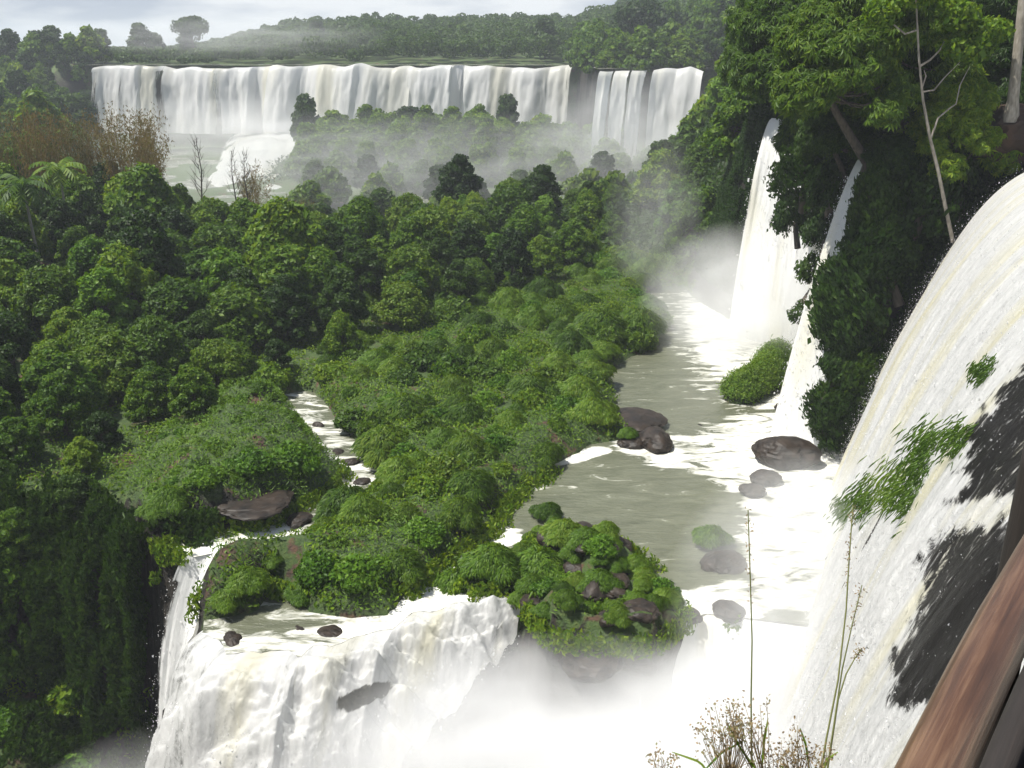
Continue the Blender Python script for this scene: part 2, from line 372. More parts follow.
def resample(P, n):
    P = np.asarray(P, float); s = np.r_[0, np.cumsum(np.linalg.norm(np.diff(P, axis=0), axis=1))]
    t = np.linspace(0, s[-1], n)
    return np.stack([np.interp(t, s, P[:, k]) for k in range(P.shape[1])], 1), t
def casc_points(nu, nv):
    A, su = resample(CT, nu); B, _ = resample(CB, nu)
    t = np.linspace(0, 1, nv)[None, :]
    XY = A[:, None, :2] + (B - A)[:, None, :2] * (t ** .8)[..., None]
    Z = A[:, None, 2] + (B - A)[:, None, 2] * (t ** 1.55)
    X = XY[..., 0]; Y = XY[..., 1]
    amp = np.clip(t * 6, 0, 1) * 1.0
    steps = fbm(X * .25, Y * .5 + Z * .1, seed=31) * 3.8 + fbm(X * .7, Y * .7 + Z * .3, seed=33) * 1.0 + fbm(X * 1.8, Y * 1.5 + Z * .6, seed=36) * .38
    return X, Y, Z + steps * amp, su, t
def height(X, Y):
    X = np.asarray(X, float); Y = np.asarray(Y, float)
    nz = fbm(X * .06, Y * .06, seed=1) * 3 + fbm(X * .25, Y * .25, seed=4) * 1.0
    jag = fbm(X * .35, Y * .35, seed=9) * 2.2
    floor = -25 + 13 * sstep(150, 230, Y) + nz
    talus = 13 * sstep(26, 4, -sdf(PLAT, X, Y)) * sstep(-27, -36, X) * sstep(120, 100, Y)
    floor = floor + talus + 22 * sstep(-.36, -.50, X / np.maximum(Y, 1)) * sstep(230, 400, Y)
    floor = floor + 9 * np.exp(-(((X + 32) / 58) ** 2) ** 2 - ((Y - 385) / 42) ** 2)
    # island plateau
    dP = sdf(PLAT, X, Y)
    top = 1.6 + nz * .55 + 5.0 * sstep(-30, -80, X) + 9 * sstep(-110, -190, X) * sstep(200, 330, Y)
    dm = sdf([at(140, 505), at(170, 560), at(235, 530), at(300, 520), at(330, 470), at(300, 410), at(220, 405)], X, Y)
    top = top + sstep(-2, 5, dm) * (1.8 + fbm(X * .35, Y * .35, seed=61) * 2.6 + fbm(X * 1.1, Y * 1.1, seed=62) * .8)
    top = top + 1.5 * np.exp(-(((X + 16.2) / 2.2) ** 2 + ((Y - 54.2) / 3.2) ** 2))
    gi = np.exp(-(((X - 4.5) / 5) ** 2 + ((Y - 53) / 5) ** 2) ** 2); top = top + gi * (fbm(X * .55, Y * .55, seed=93) * 4.5 + fbm(X * 1.6, Y * 1.6, seed=94) * 1.5 - .8)
    dw = np.maximum.reduce([sdf(POOL, X, Y) + fbm(X * .4, Y * .4, seed=77) * 1.6, 1.7 + 1.1 * (Y < 62) - dline(STREAM, X, Y) + jag * .3, 1.3 - dline(GAP, X, Y), 0.9 - dline(GAP2, X, Y), sdf(SHELF, X, Y) + jag * .15])
    top = top * sstep(.4, -2.6, dw) - .9 * sstep(-.8, 1.0, dw) + .35 * sstep(.5, -.5, dw)
    dP2 = dP + jag * .4
    bk = sstep(150, 185, Y)
    wcl = 2.2 + 30 * bk + 5.5 * sstep(-26, -31, X) * (1 - bk)
    dP2 = dP2 + sstep(-26, -31, X) * fbm(X * .18, Y * .18, seed=88) * 5
    h = floor + (top - floor) * sstep(-wcl, 0.1, dP2)
    # cascade bed
    # upper land
    dU = sdf(UPPER, X, Y)
    wU = 2.6 + 20 * sstep(117, 150, Y) * sstep(370, 330, Y) + 55 * sstep(-190, -230, X)
    jag2 = fbm(X * .12, Y * .12, seed=21) * 4 * sstep(110, 140, Y)
    upz = 24.5 + nz * .5 + np.clip((Y - 480) * .06, 0, 26) * sstep(-.34, -.18, X / np.maximum(Y, 1)) + 13 * sstep(30, 95, X) * sstep(372, 420, Y) + 4 * sstep(36, 44, X) * sstep(76, 80, Y) * sstep(110, 90, Y)
    rv = sstep(-190, -180, X) * sstep(82, 76, X) * sstep(372, 379, Y) * sstep(473, 464, Y)
    upz = upz * (1 - rv) + 23.2 * rv
    h = np.maximum(h, h + (upz - h) * sstep(-.6, wU, dU + jag * .35 + jag2))
    # grassy ledge below the right-hand cliff
    lg = .8 * sstep(2.6, .2, dline([(21.8, 88.5), (25.5, 93), (28, 99)], X, Y))
    h = np.where(lg > 0, np.maximum(h, -1.2 + 4.0 * lg), h)
    # right-hand fall bedrock
    s = (X - LIP0[0]) * LN[0] + (Y - LIP0[1]) * LN[1]
    dr = np.where(s > 0, 49 * (np.clip(s, 0, 40) / 17.0) ** 2, 0)
    hR = np.where(Y < 76.2, 24 - 1.2 - dr, -99)
    h = np.maximum(h, np.clip(hR, -26, 23))
    # bank under the walkway
    bank = 29.7 - np.clip((np.maximum(Y, -3) - 1.7), 0, 60) * 3.0 - np.clip(X - 14, 0, 50) * .5
    h = np.where(Y < 22, np.maximum(h, np.maximum(bank + fbm(X * 1.3, Y * 1.3, seed=3) * .25, -26)), h)
    return h
def axis(segs):
    o = [segs[0][0]]
    for a, b, st in segs: o += list(np.linspace(a, b, max(2, int(round((b - a) / st)) + 1))[1:])
    return np.array(o)
ax_x = axis([(-3000, -600, 300), (-600, -240, 12), (-240, -62, 4), (-62, 45, .62), (45, 110, 4), (110, 600, 24), (600, 3000, 300)])
ax_y = axis([(-60, -4, 8), (-4, 42, 1.5), (42, 126, .62), (126, 220, 2), (220, 480, 3.5), (480, 800, 14), (800, 3600, 250)])
GX, GY = np.meshgrid(ax_x, ax_y, indexing='ij')
GZ = height(GX, GY)
# bedrock under the cascade sheet
cX, cY, cZ, _, _ = casc_points(160, 90)
cx, cy, cz = cX.ravel(), cY.ravel(), cZ.ravel()
selx = np.where((ax_x > -24) & (ax_x < 3))[0]; sely = np.where((ax_y > 36) & (ax_y < 54))[0]
for i in selx:
    for j in sely:
        d2 = (cx - ax_x[i]) ** 2 + (cy - ax_y[j]) ** 2
        k = int(np.argmin(d2))
        if d2[k] < .5: GZ[i, j] = cz[k] - .9 if cz[k] < -.7 else min(GZ[i, j], cz[k] - .9)
gv = np.stack([GX, GY, GZ], -1).reshape(-1, 3)
me = mesh_np('terrain', gv, grid_faces(len(ax_x), len(ax_y)), M_ground, smooth=True)
terrain = meta(link('terrain', me), kind='structure')
def hT(x, y):
    i = np.clip(np.searchsorted(ax_x, x) - 1, 0, len(ax_x) - 2); j = np.clip(np.searchsorted(ax_y, y) - 1, 0, len(ax_y) - 2)
    fx = (x - ax_x[i]) / (ax_x[i + 1] - ax_x[i]); fy = (y - ax_y[j]) / (ax_y[j + 1] - ax_y[j])
    return GZ[i, j] * (1 - fx) * (1 - fy) + GZ[i + 1, j] * fx * (1 - fy) + GZ[i, j + 1] * (1 - fx) * fy + GZ[i + 1, j + 1] * fx * fy
def atT(px, py, smin=5):
    d = ray(px, py); s = smin
    while s < 900:
        p = np.array([0, 0, CAMZ]) + d * s
        if p[2] <= hT(p[0], p[1]): return float(p[0]), float(p[1]), float(hT(p[0], p[1]))
        s += .25 + s * .004
    return float(p[0]), float(p[1]), float(p[2])

# ------------------------------------------------------------------ river water
wx = axis([(-26, 46, .5)]); wy = axis([(43, 140, .5)])
WX, WY = np.meshgrid(wx, wy, indexing='ij')
PX, PY = proj(WX, WY, 0 * WX)
def pm(poly, feather): return sstep(-feather, feather * .5, sdf(poly, PX, PY))
foam = np.zeros_like(WX) + .08
for poly, fe, amt in [([(690, 300), (745, 285), (815, 330), (810, 420), (735, 395), (690, 340)], 30, .82),
                      ([(665, 445), (760, 415), (860, 400), (880, 620), (765, 610), (742, 540), (748, 490), (700, 468)], 22, .78),
                      ([(533, 466), (552, 455), (604, 446), (612, 451), (586, 460), (556, 466)], 2.5, 1.0),
                      ([(600, 433), (650, 428), (705, 440), (715, 462), (662, 470), (625, 452)], 9, .75),
                      ([(660, 300), (700, 300), (760, 420), (700, 400)], 30, .45),
                      ([(634, 560), (655, 570), (640, 572)], 4, .9), ([(655, 590), (700, 590), (740, 580), (760, 620), (650, 620)], 7, .9),
                      ([(575, 382), (605, 380), (605, 386), (580, 387)], 3, .8), ([(515, 485), (550, 483), (535, 492)], 4, .6)]:
    foam = np.maximum(foam, pm(poly, fe) * amt)
foam = np.maximum(foam, .52 * sstep(2.6, 1.2, dline(STREAM, WX, WY)))
foam = np.maximum(foam, .95 * sstep(4.5, 1.5, dline([(-17, 61.0), (-21, 57.5)], WX, WY)))
foam = np.maximum(foam, .85 * sstep(2, .7, dline(GAP, WX, WY)))
dS = sdf(SHELF, WX, WY)
foam = np.where(dS > -.8, np.maximum(foam, .34 + .4 * sstep(-12.5, -8, WX) + .25 * sstep(2.6, .3, dline(CT[:, :2], WX, WY))), foam)
wz = fbm(WX * .5, WY * .5, seed=50) * .25 * (foam + .15) + fbm(WX * 1.5, WY * 1.5, seed=52) * .18 * foam
wv = np.stack([WX, WY, wz], -1).reshape(-1, 3)
wf = grid_faces(len(wx), len(wy)); cen = wv[wf].mean(1)
keep = (sdf(PLATW, cen[:, 0], cen[:, 1]) > -.25)
e_ = .02; q0 = sdf(PLATW, wv[:, 0], wv[:, 1]); m_ = (q0 < 0) & (q0 > -1.0)
gx_ = (sdf(PLATW, wv[:, 0] + e_, wv[:, 1]) - q0) / e_; gy_ = (sdf(PLATW, wv[:, 0], wv[:, 1] + e_) - q0) / e_
wv[m_, 0] -= gx_[m_] * q0[m_]; wv[m_, 1] -= gy_[m_] * q0[m_]
wv[:, 2] *= sstep(0, 1.0, q0)
river = meta(link('river_water', mesh_np('river_water', wv, wf[keep], M_water, True, {'foam': foam.ravel()})), kind='structure')
def flat(name, x0, x1, y0, y1, z, n, fo):
    a = np.linspace(x0, x1, n); b = np.linspace(y0, y1, n); A, B = np.meshgrid(a, b, indexing='ij')
    V = np.stack([A, B, z + fbm(A * .2, B * .2, seed=5) * .2], -1).reshape(-1, 3)
    return meta(link(name, mesh_np(name, V, grid_faces(n, n), M_water, True, {'foam': np.full(n * n, fo)})), kind='structure')
flat('upper_river_water', -186, 27.5, 448, 466, 24.0, 40, .3)
flat('upper_river_water', 31.5, 80, 376, 440, 24.0, 40, .3)
flat('gorge_river_water', -150, 25, 215, 448, -12.2, 60, .3)
# upper river feeding the fall beside the walkway
A_, sa = resample([LIP0 + LN * -.2, LIP0 + LD * 66], 60)
k_ = np.linspace(0, 40, 30)
V = np.stack([A_[:, None, 0] + 0 * k_ - LN[0] * k_, A_[:, None, 1] + 0 * k_ - LN[1] * k_, np.full((60, 30), 24.05)], -1).reshape(-1, 3)
meta(link('upper_river_water', mesh_np('upper_river_water', V, grid_faces(60, 30), M_water, True, {'foam': np.full(1800, .6)})), kind='structure')

# ------------------------------------------------------------------ waterfalls
def fall(name, top, bot, nu, nv, mat, label, group=None, cov=.8, prof=.55, rib=.5, ribf=.5, covf=None, seed=0, ufreq=None):
    A, su = resample(top, nu); B, _ = resample(bot, nu)
    t = np.linspace(0, 1, nv)[None, :]
    XY = A[:, None, :2] + (B - A)[:, None, :2] * (t ** prof)[..., None]
    Z = A[:, None, 2] + (B - A)[:, None, 2] * t
    U = su[:, None] + 0 * t
    D = (B - A)[:, :2].mean(0); D = D / (np.linalg.norm(D) + 1e-9)
    r = (fbm(U * ribf + seed * 9, Z * .04 + seed, seed=40 + seed) * 2 + fbm(U * ribf * 3, Z * .1, seed=44 + seed) * .6) * rib * np.clip(t * 4, 0, 1)
    X = XY[..., 0] + D[0] * r; Y = XY[..., 1] + D[1] * r
    C = np.full(X.shape, cov) + .35 * (t < .06)
    edge = np.minimum(U - U.min(), U.max() - U) / (U.max() - U.min() + 1e-9)
    ew = .05 if ribf > .2 else .14
    C = C - (.45 if ribf > .2 else .55) * sstep(ew, 0, edge + fbm(Z * .3, U * .01, seed=60) * .05)
    if ribf < .2: C = C + fbm(U * .11, U * 0 + seed, seed=68) * 1.3
    if covf is not None: C = covf(X, Y, Z, C, t)
    uv = np.stack([U, -Z + 0 * U], -1).reshape(-1, 2)
    me = mesh_np(name, np.stack([X, Y, Z], -1).reshape(-1, 3), grid_faces(nu, nv), mat, True, {'cov': C.ravel()}, uv)
    o = link(name, me); meta(o, label, 'waterfall', group)
    return o, X, Y, Z
# the great fall beside the walkway
lipN = LIP0 + LD * 66
def cov_right(X, Y, Z, C, t):
    px, py = proj(X, Y, Z)
    c = np.full(X.shape, 1.05)
    nse = fbm(X * .6, Z * .6 + Y * .3, seed=71) * 60 + fbm(X * 2.2, Z * 2.2, seed=72) * 26
    for poly, fe, amt in [([(1040, 345), (1000, 362), (962, 440), (938, 512), (1020, 500), (1040, 440)], 16, .86),
                          ([(925, 545), (1020, 512), (1030, 600), (950, 705), (876, 706), (878, 655), (900, 600)], 16, .84),
                          ([(905, 545), (1005, 505), (1008, 540), (900, 590)], 10, .35)]:
        c = np.minimum(c, 1.05 - amt * sstep(-fe, fe, sdf(poly, px + nse, py + nse * .6)))
    return c
rf, RX, RY, RZ = fall('plunging_waterfall', [(*LIP0, 24.1), (*lipN, 24.1)], [(*(LIP0 + LN * 17), -25), (*(lipN + LN * 17), -25)], 420, 300, M_fall_near,
                      'massive white waterfall plunging past the walkway railing with black rock showing through', cov=1.05, prof=.5, rib=.6, ribf=.30, covf=cov_right, seed=1)
rf['spans'] = 1
def add_spray(parent, X, Y, Z, n, size, off, mask=None, seed=3):
    r = np.random.default_rng(seed)
    i = r.integers(0, X.shape[0], n); j = r.integers(0, X.shape[1], n)
    P = np.stack([X[i, j], Y[i, j], Z[i, j]], 1)
    P[:, 0] += r.normal(0, .25, n) - np.abs(r.normal(0, off, n)); P[:, 1] += r.normal(0, .3, n); P[:, 2] += r.normal(0, .4, n)
    if mask is not None: P = P[mask(P)]
    n = len(P)
    s = size * np.exp(r.normal(0, .55, n))[:, None]
    T = np.array([(1, 1, 1), (-1, -1, 1), (-1, 1, -1), (1, -1, -1)], float)
    V = (P[:, None] + s[:, None] * .55 * (T[None] + r.normal(0, .4, (n, 4, 3))) * np.array([1, 1, 1.7])).reshape(-1, 3)
    F = (np.arange(n)[:, None] * 4)[:, None] + np.array([(0, 1, 2), (0, 2, 3), (0, 3, 1), (1, 3, 2)])[None]
    o = link('spray', mesh_np('spray', V, F.reshape(-1, 3), M_spray), parent); o['kind'] = 'stuff'
    return o
def near_mask(P):
    px, py = proj(P[:, 0], P[:, 1], P[:, 2])
    blk = np.maximum(sdf([(1040, 345), (1000, 362), (962, 440), (942, 505), (1012, 498), (1040, 440)], px, py), sdf([(935, 545), (1010, 520), (990, 620), (940, 700), (878, 702), (880, 655), (905, 600)], px, py))
    keepp = (blk < 0) | (np.random.default_rng(1).random(len(P)) < .10)
    return keepp & (P[:, 1] > 14) & (py > 120) & (py < 820)
add_spray(rf, RX, RY, RZ, 110000, .012, .10, near_mask)
# the cascade below the ledge
X, Y, Z, su, t = casc_points(300, 200)
pxx, pyy = proj(X, Y, Z); wob = fbm(X * .8, Z * .8, seed=35) * 14
cv = 1.05 - .8 * sstep(1.25, .6, np.hypot((pxx + wob - 366) / 30, (pyy + wob - 697 + (pxx - 366) * .35) / 11))
cv = cv - .16 + fbm(X * .35, Y * .35 + Z * .1, seed=39) * .5
cv = np.minimum(cv, .70 + .4 * sstep(225, 290, pxx))
casc = link('cascade_waterfall', mesh_np('cascade_waterfall', np.stack([X, Y, Z], -1).reshape(-1, 3), grid_faces(300, 200), M_casc, True, {'cov': cv.ravel()},
            np.stack([su[:, None] + 0 * t, -Z * .9 + 0 * su[:, None] + t * 6], -1).reshape(-1, 2)))
meta(casc, 'broad foaming white cascade tumbling from the rock shelf into the mist at bottom', 'waterfall')
add_spray(casc, X, Y, Z, 12000, .022, .05, lambda P: P[:, 2] < -2, 8)
cf_ = fall('curtain_waterfall', [(-21.4, 57.9, .1), (-19.6, 58.8, .15), (-18.2, 57.4, .1), (-19.2, 54.0, -.5), (-19, 50.5, -1.2)], [(-25.4, 55, -25), (-24.0, 52.6, -25), (-22.6, 50, -25), (-21.8, 48, -25), (-21.2, 45, -25)], 120, 120, M_fall,
     'slim white waterfall dropping beside the grassy mound into the dark gorge', cov=.78, prof=.5, rib=.5, ribf=.9, seed=3)
nf_ = fall('narrow_waterfall', [(28.9, 81.4, 24.3), (28.0, 79.2, 24.2)], [(22.4, 79.4, -.5), (25.4, 75.0, -.5)], 60, 120, M_fall,
     'narrow white waterfall half hidden by dark foliage beside the great fall', cov=.9, prof=.6, rib=.35, ribf=.8, seed=4)
tf_ = fall('tall_waterfall', [(29.2, 114.2, 24.3), (34.4, 105.5, 24.3)], [(25.2, 111.0, -.5), (33.6, 100.6, -.5)], 120, 120, M_fall,
     'tall white waterfall framed by trees at the head of the pool', cov=1.0, prof=.55, rib=.6, ribf=.6, seed=5)
fall('overflow_waterfall', [(7.6, 48.6, .0), (11.2, 51.2, .0), (17.5, 50.0, .0), (22, 50.4, .3)], [(6.8, 45.6, -25), (10.2, 46.5, -25), (15, 45.6, -25), (19, 46, -25)], 120, 120, M_fall,
     'low fringe of white water spilling off the pool edge into the spray', cov=.95, prof=.5, rib=.6, ribf=.8, seed=7)
flat('basin_river_water', -34, 24, 22, 49, -21, 60, 1.1)
for f_, n_, sz_ in ((tf_, 5000, .03), (nf_, 4000, .025), (cf_, 5000, .02)):
    add_spray(f_[0], f_[1], f_[2], f_[3], n_, sz_, .15, lambda P: P[:, 2] < 22, 5)
# far falls
def far_fall(pts, zb, th, label, cov=.85, seed=0, mat=M_fall_far):
    cov += .18
    top = [(x, y, 23.8 + 3.4 * float(fbm(np.array(x * .11), np.array(5.), seed=67))) for x, y in pts]; bot = [(x + (-.4 * th), y - th, zb) for x, y in pts]
    n = int(abs(pts[-1][0] - pts[0][0]) * 1.6) + 10
    return fall('distant_waterfall', top, bot, n, 40, mat, label, 'line of falls along the far cliff', cov=cov, prof=.5, rib=2.2, ribf=.16, seed=seed)
def fx(px, D): return (px - 512) / FPX * (D * .9455 + 2.6)
def fl(p0, p1, D):
    n = max(3, int((p1 - p0) / 5)); q = np.linspace(p0, p1, n); return [(fx(a, D), D - 6.5 + 12 * float(fbm(np.array(a * .045), np.array(2.), seed=66))) for a in q]
far_fall(fl(100, 172, 452.5), -4, 6, 'leftmost far waterfall, thin misty white strands', .62, 11)
far_fall(fl(169, 227, 451.5), -4, 6, 'pale far waterfall in split columns, second from the left', .74, 12)
far_fall(fl(222, 281, 451), -4, 7, 'hazy far waterfall left of the brightest curtain', .82, 13)
far_fall(fl(276, 416, 450), -3, 9, 'brightest and widest far waterfall curtain, faintly yellowish water', 1.15, 14)
far_fall(fl(412, 453, 449), -3, 7, 'short far waterfall between the bright curtain and a wide white one', .92, 15)
far_fall(fl(450, 572, 450), -3, 8, 'wide white far waterfall ending at the misty corner', .95, 16)
for p0, p1, cv_, lb, sd_ in [(598, 612, .95, 'slender far waterfall, left of a cluster of four at the right', 17), (614, 628, .95, 'slender far waterfall strand second in the right cluster', 18),
                             (630, 646, .72, 'thin grey far waterfall strand over dark rock', 19), (652, 700, 1.1, 'bold white far waterfall at the right end by the trees', 20)]:
    far_fall(fl(p0, p1, 378 - (6 if p0 > 650 else 0)), -8, 9, lb, cv_, sd_)
# foaming rapids at the foot of the far falls
us = np.linspace(0, 1, 60); vs = np.linspace(0, 1, 60)
L_ = [np.array((*at(238, 106, 2.0), 2.0)), np.array((*at(192, 192, -12), -12.0))]; R_ = [np.array((*at(345, 104, 3), 3.0)), np.array((*at(292, 195, -12), -12.0))]
Lp = L_[0] + (L_[1] - L_[0]) * vs[:, None]; Rp = R_[0] + (R_[1] - R_[0]) * vs[:, None]
P = Lp[None] + (Rp - Lp)[None] * us[:, None, None]
P[..., 2] += fbm(P[..., 0] * .12, P[..., 1] * .12, seed=91) * 5 - 4.0 * (np.abs(us[:, None] - .5) * 2) ** 3
uvr = np.stack([P[..., 0], P[..., 1]], -1).reshape(-1, 2)
o = link('rapids_cascade', mesh_np('rapids_cascade', P.reshape(-1, 3), grid_faces(60, 60), M_fall_far, True, {'cov': (1.3 - 1.3 * (np.abs(us[:, None] - .5) * 2) ** 4 - .8 * np.abs(vs[None] * 2 - 1) ** 8).ravel()}, uvr))
meta(o, 'brilliant white foaming rapids at the foot of the brightest far falls', 'rapids')

# ------------------------------------------------------------------ vegetation prototypes (kept as mesh data)
def crown_mesh(name, lobes, n, L, mat, seed, up=.35, noise=.38, droop=.25, squash=1.0, palmate=0):
    r = np.random.default_rng(seed)
    lc = np.array([l[0] for l in lobes], float); lr = np.array([l[1] for l in lobes], float)
    p = lr ** 2 / (lr ** 2).sum(); k = r.choice(len(lr), int(n * 1.7), p=p)
    d = r.normal(size=(len(k), 3)); d[:, 2] = d[:, 2] * .9 + .28; d /= np.linalg.norm(d, axis=1)[:, None]
    ns = fbm(d[:, 0] * 2.2 + k * 7.3, d[:, 1] * 2.2, d[:, 2] * 2.2, seed=seed) * 2
    rad = lr[k] * (.80 + noise * ns + r.normal(0, .09, len(k)))
    C = lc[k] + d * rad[:, None] * np.array([1, 1, .82 * squash])
    # drop leaves buried deep in other lobes
    keep = np.ones(len(k), bool)
    for q in range(len(lr)):
        dd = np.linalg.norm((C - lc[q]) / np.array([1, 1, .82 * squash]), axis=1)
        keep &= ~((dd < lr[q] * .62) & (k != q))
    C = C[keep][:n]; d = d[keep][:n]
    nrm = d + r.normal(0, .55, d.shape) + np.array([0, 0, up])
    if palmate:      # rosettes of drooping leaflets at the twig ends
        m_ = len(C) // palmate; C = C[:m_]; nn = nrm[:m_] + [0, 0, .5]; nn /= np.linalg.norm(nn, axis=1)[:, None]
        a0 = np.cross(nn, r.normal(size=nn.shape)); a0 /= np.linalg.norm(a0, axis=1)[:, None]; b0 = np.cross(nn, a0); Q = []
        Ls = L * np.exp(r.normal(0, .22, m_))[:, None]
        for q in range(palmate):
            an = q * 2 * math.pi / palmate; T = a0 * math.cos(an) + b0 * math.sin(an) - nn * .25 + np.array([0, 0, -.35]); T /= np.linalg.norm(T, axis=1)[:, None]
            B = np.cross(T, nn); Q.append(np.stack([C, C + T * Ls * .55 + B * Ls * .17, C + T * Ls - nn * Ls * .2, C + T * Ls * .55 - B * Ls * .17], 1))
        V = np.concatenate(Q).reshape(-1, 3); return mesh_np(name, V, np.arange(len(V)).reshape(-1, 4), mat)
    Ls = L * np.exp(r.normal(0, .28, len(C)))
    V, F = leaves(C, nrm, Ls, Ls * .62, droop, r)
    return mesh_np(name, V, F, mat)
def lobes_round(R, H, n, r, base=.35, ls=.28):
    out = [((0, 0, H * .62), R * .55)]
    for i in range(n):
        a = i * 2.399963 + r.random() * .6; q = math.sqrt((i + .6) / n)
        rr = R * (ls + .20 * r.random())
        zz = H * (base + (1 - base) * (1 - q * q) * .72 + .10 * r.random())
        out.append(((math.cos(a) * q * (R - rr * .55), math.sin(a) * q * (R - rr * .55), min(zz, H - rr * .75)), rr))
    return out
def trunk_mesh(name, H, r0, lobes, mat, seed, lean=(0, 0)):
    r = np.random.default_rng(seed); parts = []
    top = np.array([lean[0], lean[1], H * .62])
    mid = top * .5 + np.array([r.normal(0, .12) * H * .1, r.normal(0, .1) * H * .1, 0])
    path = np.array([(0, 0, -.8), (0, 0, 0), mid * .5, mid, (mid + top) / 2, top]); path[:, :2] += r.normal(0, .05, (6, 2)) * [[0], [0], [1], [1], [1], [1]]
    parts.append(tube(path, [r0 * 1.5, r0 * 1.15, r0 * .95, r0 * .8, r0 * .6, r0 * .35], 9))
    for (c, rr) in lobes[1:]:
        c = np.array(c); s = path[3] + (path[5] - path[3]) * r.random()
        m = (s + c) / 2 + np.array([0, 0, -.05 * H])
        parts.append(tube([s, m, c], [r0 * .36, r0 * .22, r0 * .07], 6))
    V, F = join(parts)
    return mesh_np(name, V, F, mat, True)
PROTO = {}
def tree_proto(key, R, H, nl, n, L, mat, seed, nm='broadleaf_tree', bark=None, **kw):
    r = random.Random(seed)
    lb = lobes_round(R, H, int(nl * 1.5), r, kw.pop('base', .35), kw.pop('ls', .26)); lean = kw.pop('lean', (0, 0))
    if lean != (0, 0): lb = [((c[0] + lean[0] * (c[2] / H), c[1] + lean[1] * (c[2] / H), c[2]), q) for c, q in lb]
    PROTO[key] = (nm if 'creeper' not in key else 'cliff_bush', trunk_mesh('trunk', H, R * .055 + .05, lb, bark or M_bark, seed, lean), crown_mesh('crown', lb, n, L, mat, seed, **kw), R, H)
tree_proto('near_a', 4.2, 9.5, 13, 17000, .40, M_leaf, 101, base=.10)
tree_proto('near_b', 3.6, 10.5, 11, 15000, .38, M_leaf_dark, 102, base=.08)
tree_proto('near_c', 4.6, 8.5, 15, 18000, .42, M_leaf_olive, 103, base=.10)
tree_proto('mid_a', 4.8, 11.0, 17, 13500, .50, M_leaf, 104, base=.10)
tree_proto('mid_b', 4.2, 12.5, 15, 12000, .48, M_leaf_dark, 105, base=.12)
tree_proto('mid_c', 5.2, 10.5, 19, 14000, .50, M_leaf_olive, 106, base=.10)
tree_proto('mid_d', 3.6, 10.0, 12, 9000, .46, M_leaf_bright, 107, base=.10)
tree_proto('far_a', 5.5, 13, 14, 4200, 1.05, M_leaf, 108, base=.05)
tree_proto('far_b', 5.0, 15, 10, 3400, 1.0, M_leaf_dark, 109, base=.05)
tree_proto('far_c', 6.5, 12, 12, 3600, 1.1, M_leaf_olive, 110, base=.15)
tree_proto('umbrella', 7.5, 17, 9, 3000, 1.0, M_leaf_dark, 111, base=.6, nm='umbrella_tree')
tree_proto('cliff_a', 5.4, 12, 26, 46000, .46, M_leaf_olive, 112, ls=.16, lean=(-5, -1.5), palmate=7, noise=.55, base=.3)
tree_proto('cliff_b', 4.8, 13, 24, 42000, .42, M_leaf, 113, ls=.15, lean=(-3, -2), palmate=7, noise=.6, base=.25)
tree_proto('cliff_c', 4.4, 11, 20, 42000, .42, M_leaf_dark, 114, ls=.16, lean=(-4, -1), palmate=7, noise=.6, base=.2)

def shrub_proto(key, n, L, mat, seed, mop=False, nm='leafy_shrub'):
    r = np.random.default_rng(seed)
    lb = [((0, 0, .30), .72)]
    for i in range(9):
        a = i * 2.4 + r.random(); q = .35 + .4 * r.random()
        lb.append(((math.cos(a) * q, math.sin(a) * q, .22 + .35 * r.random() * (1 - q)), .26 + .18 * r.random()))
    if not mop:
        me = crown_mesh('foliage', lb, n, L, mat, seed, droop=.5, noise=.42)
    else:
        lc = np.array([l[0] for l in lb]); lr = np.array([l[1] for l in lb]); k = r.choice(len(lr), n, p=lr ** 2 / (lr ** 2).sum())
        d = r.normal(size=(n, 3)); d[:, 2] = np.abs(d[:, 2]) * .9 + .02; d /= np.linalg.norm(d, axis=1)[:, None]
        P = lc[k] + d * lr[k][:, None] * (.74 + .36 * r.random(n) + .35 * fbm(d[:, 0] * 3 + k, d[:, 1] * 3, d[:, 2] * 3, seed=seed))[:, None] * [1, 1, .85]
        T = d * [1, 1, .25] + np.array([0, 0, -.75]) + r.normal(0, .28, (n, 3)); T /= np.linalg.norm(T, axis=1)[:, None]
        Bn = np.cross(d, T); Bn /= np.linalg.norm(Bn, axis=1)[:, None] + 1e-9
        ln = (L * 2.6 * (.6 + .8 * r.random(n)))[:, None]; wd = (L * .38)
        p0 = P - T * ln * .35 + Bn * wd * .5; p1 = P - T * ln * .35 - Bn * wd * .5; p2 = P + d * ln * .12 - Bn * wd * .6 + T * ln * .2; p3 = P + T * ln * .65 + Bn * wd * .1
        V = np.stack([p0, p1, p2, p3], 1).reshape(-1, 3); me = mesh_np('foliage', V, np.arange(4 * n).reshape(n, 4), mat)
    PROTO[key] = (nm, None, me, 1.0, 1.0)
shrub_proto('shrub_a', 4200, .155, M_leaf_bright, 201)
shrub_proto('shrub_b', 4200, .145, M_leaf_olive, 202)
shrub_proto('shrub_c', 4200, .15, M_leaf, 203)
tree_proto('creeper_a', 1.15, 1.6, 16, 5200, .15, M_leaf_dark, 207, droop=1.0, noise=1.1, base=.0)  # cliff shade painted in through the dark leaf colour
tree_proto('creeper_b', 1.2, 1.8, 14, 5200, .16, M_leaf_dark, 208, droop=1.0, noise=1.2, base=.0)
shrub_proto('mop_a', 8500, .095, M_grass, 204, True, 'tussock_shrub')
shrub_proto('mop_b', 8500, .09, M_leaf_olive, 205, True, 'tussock_shrub')

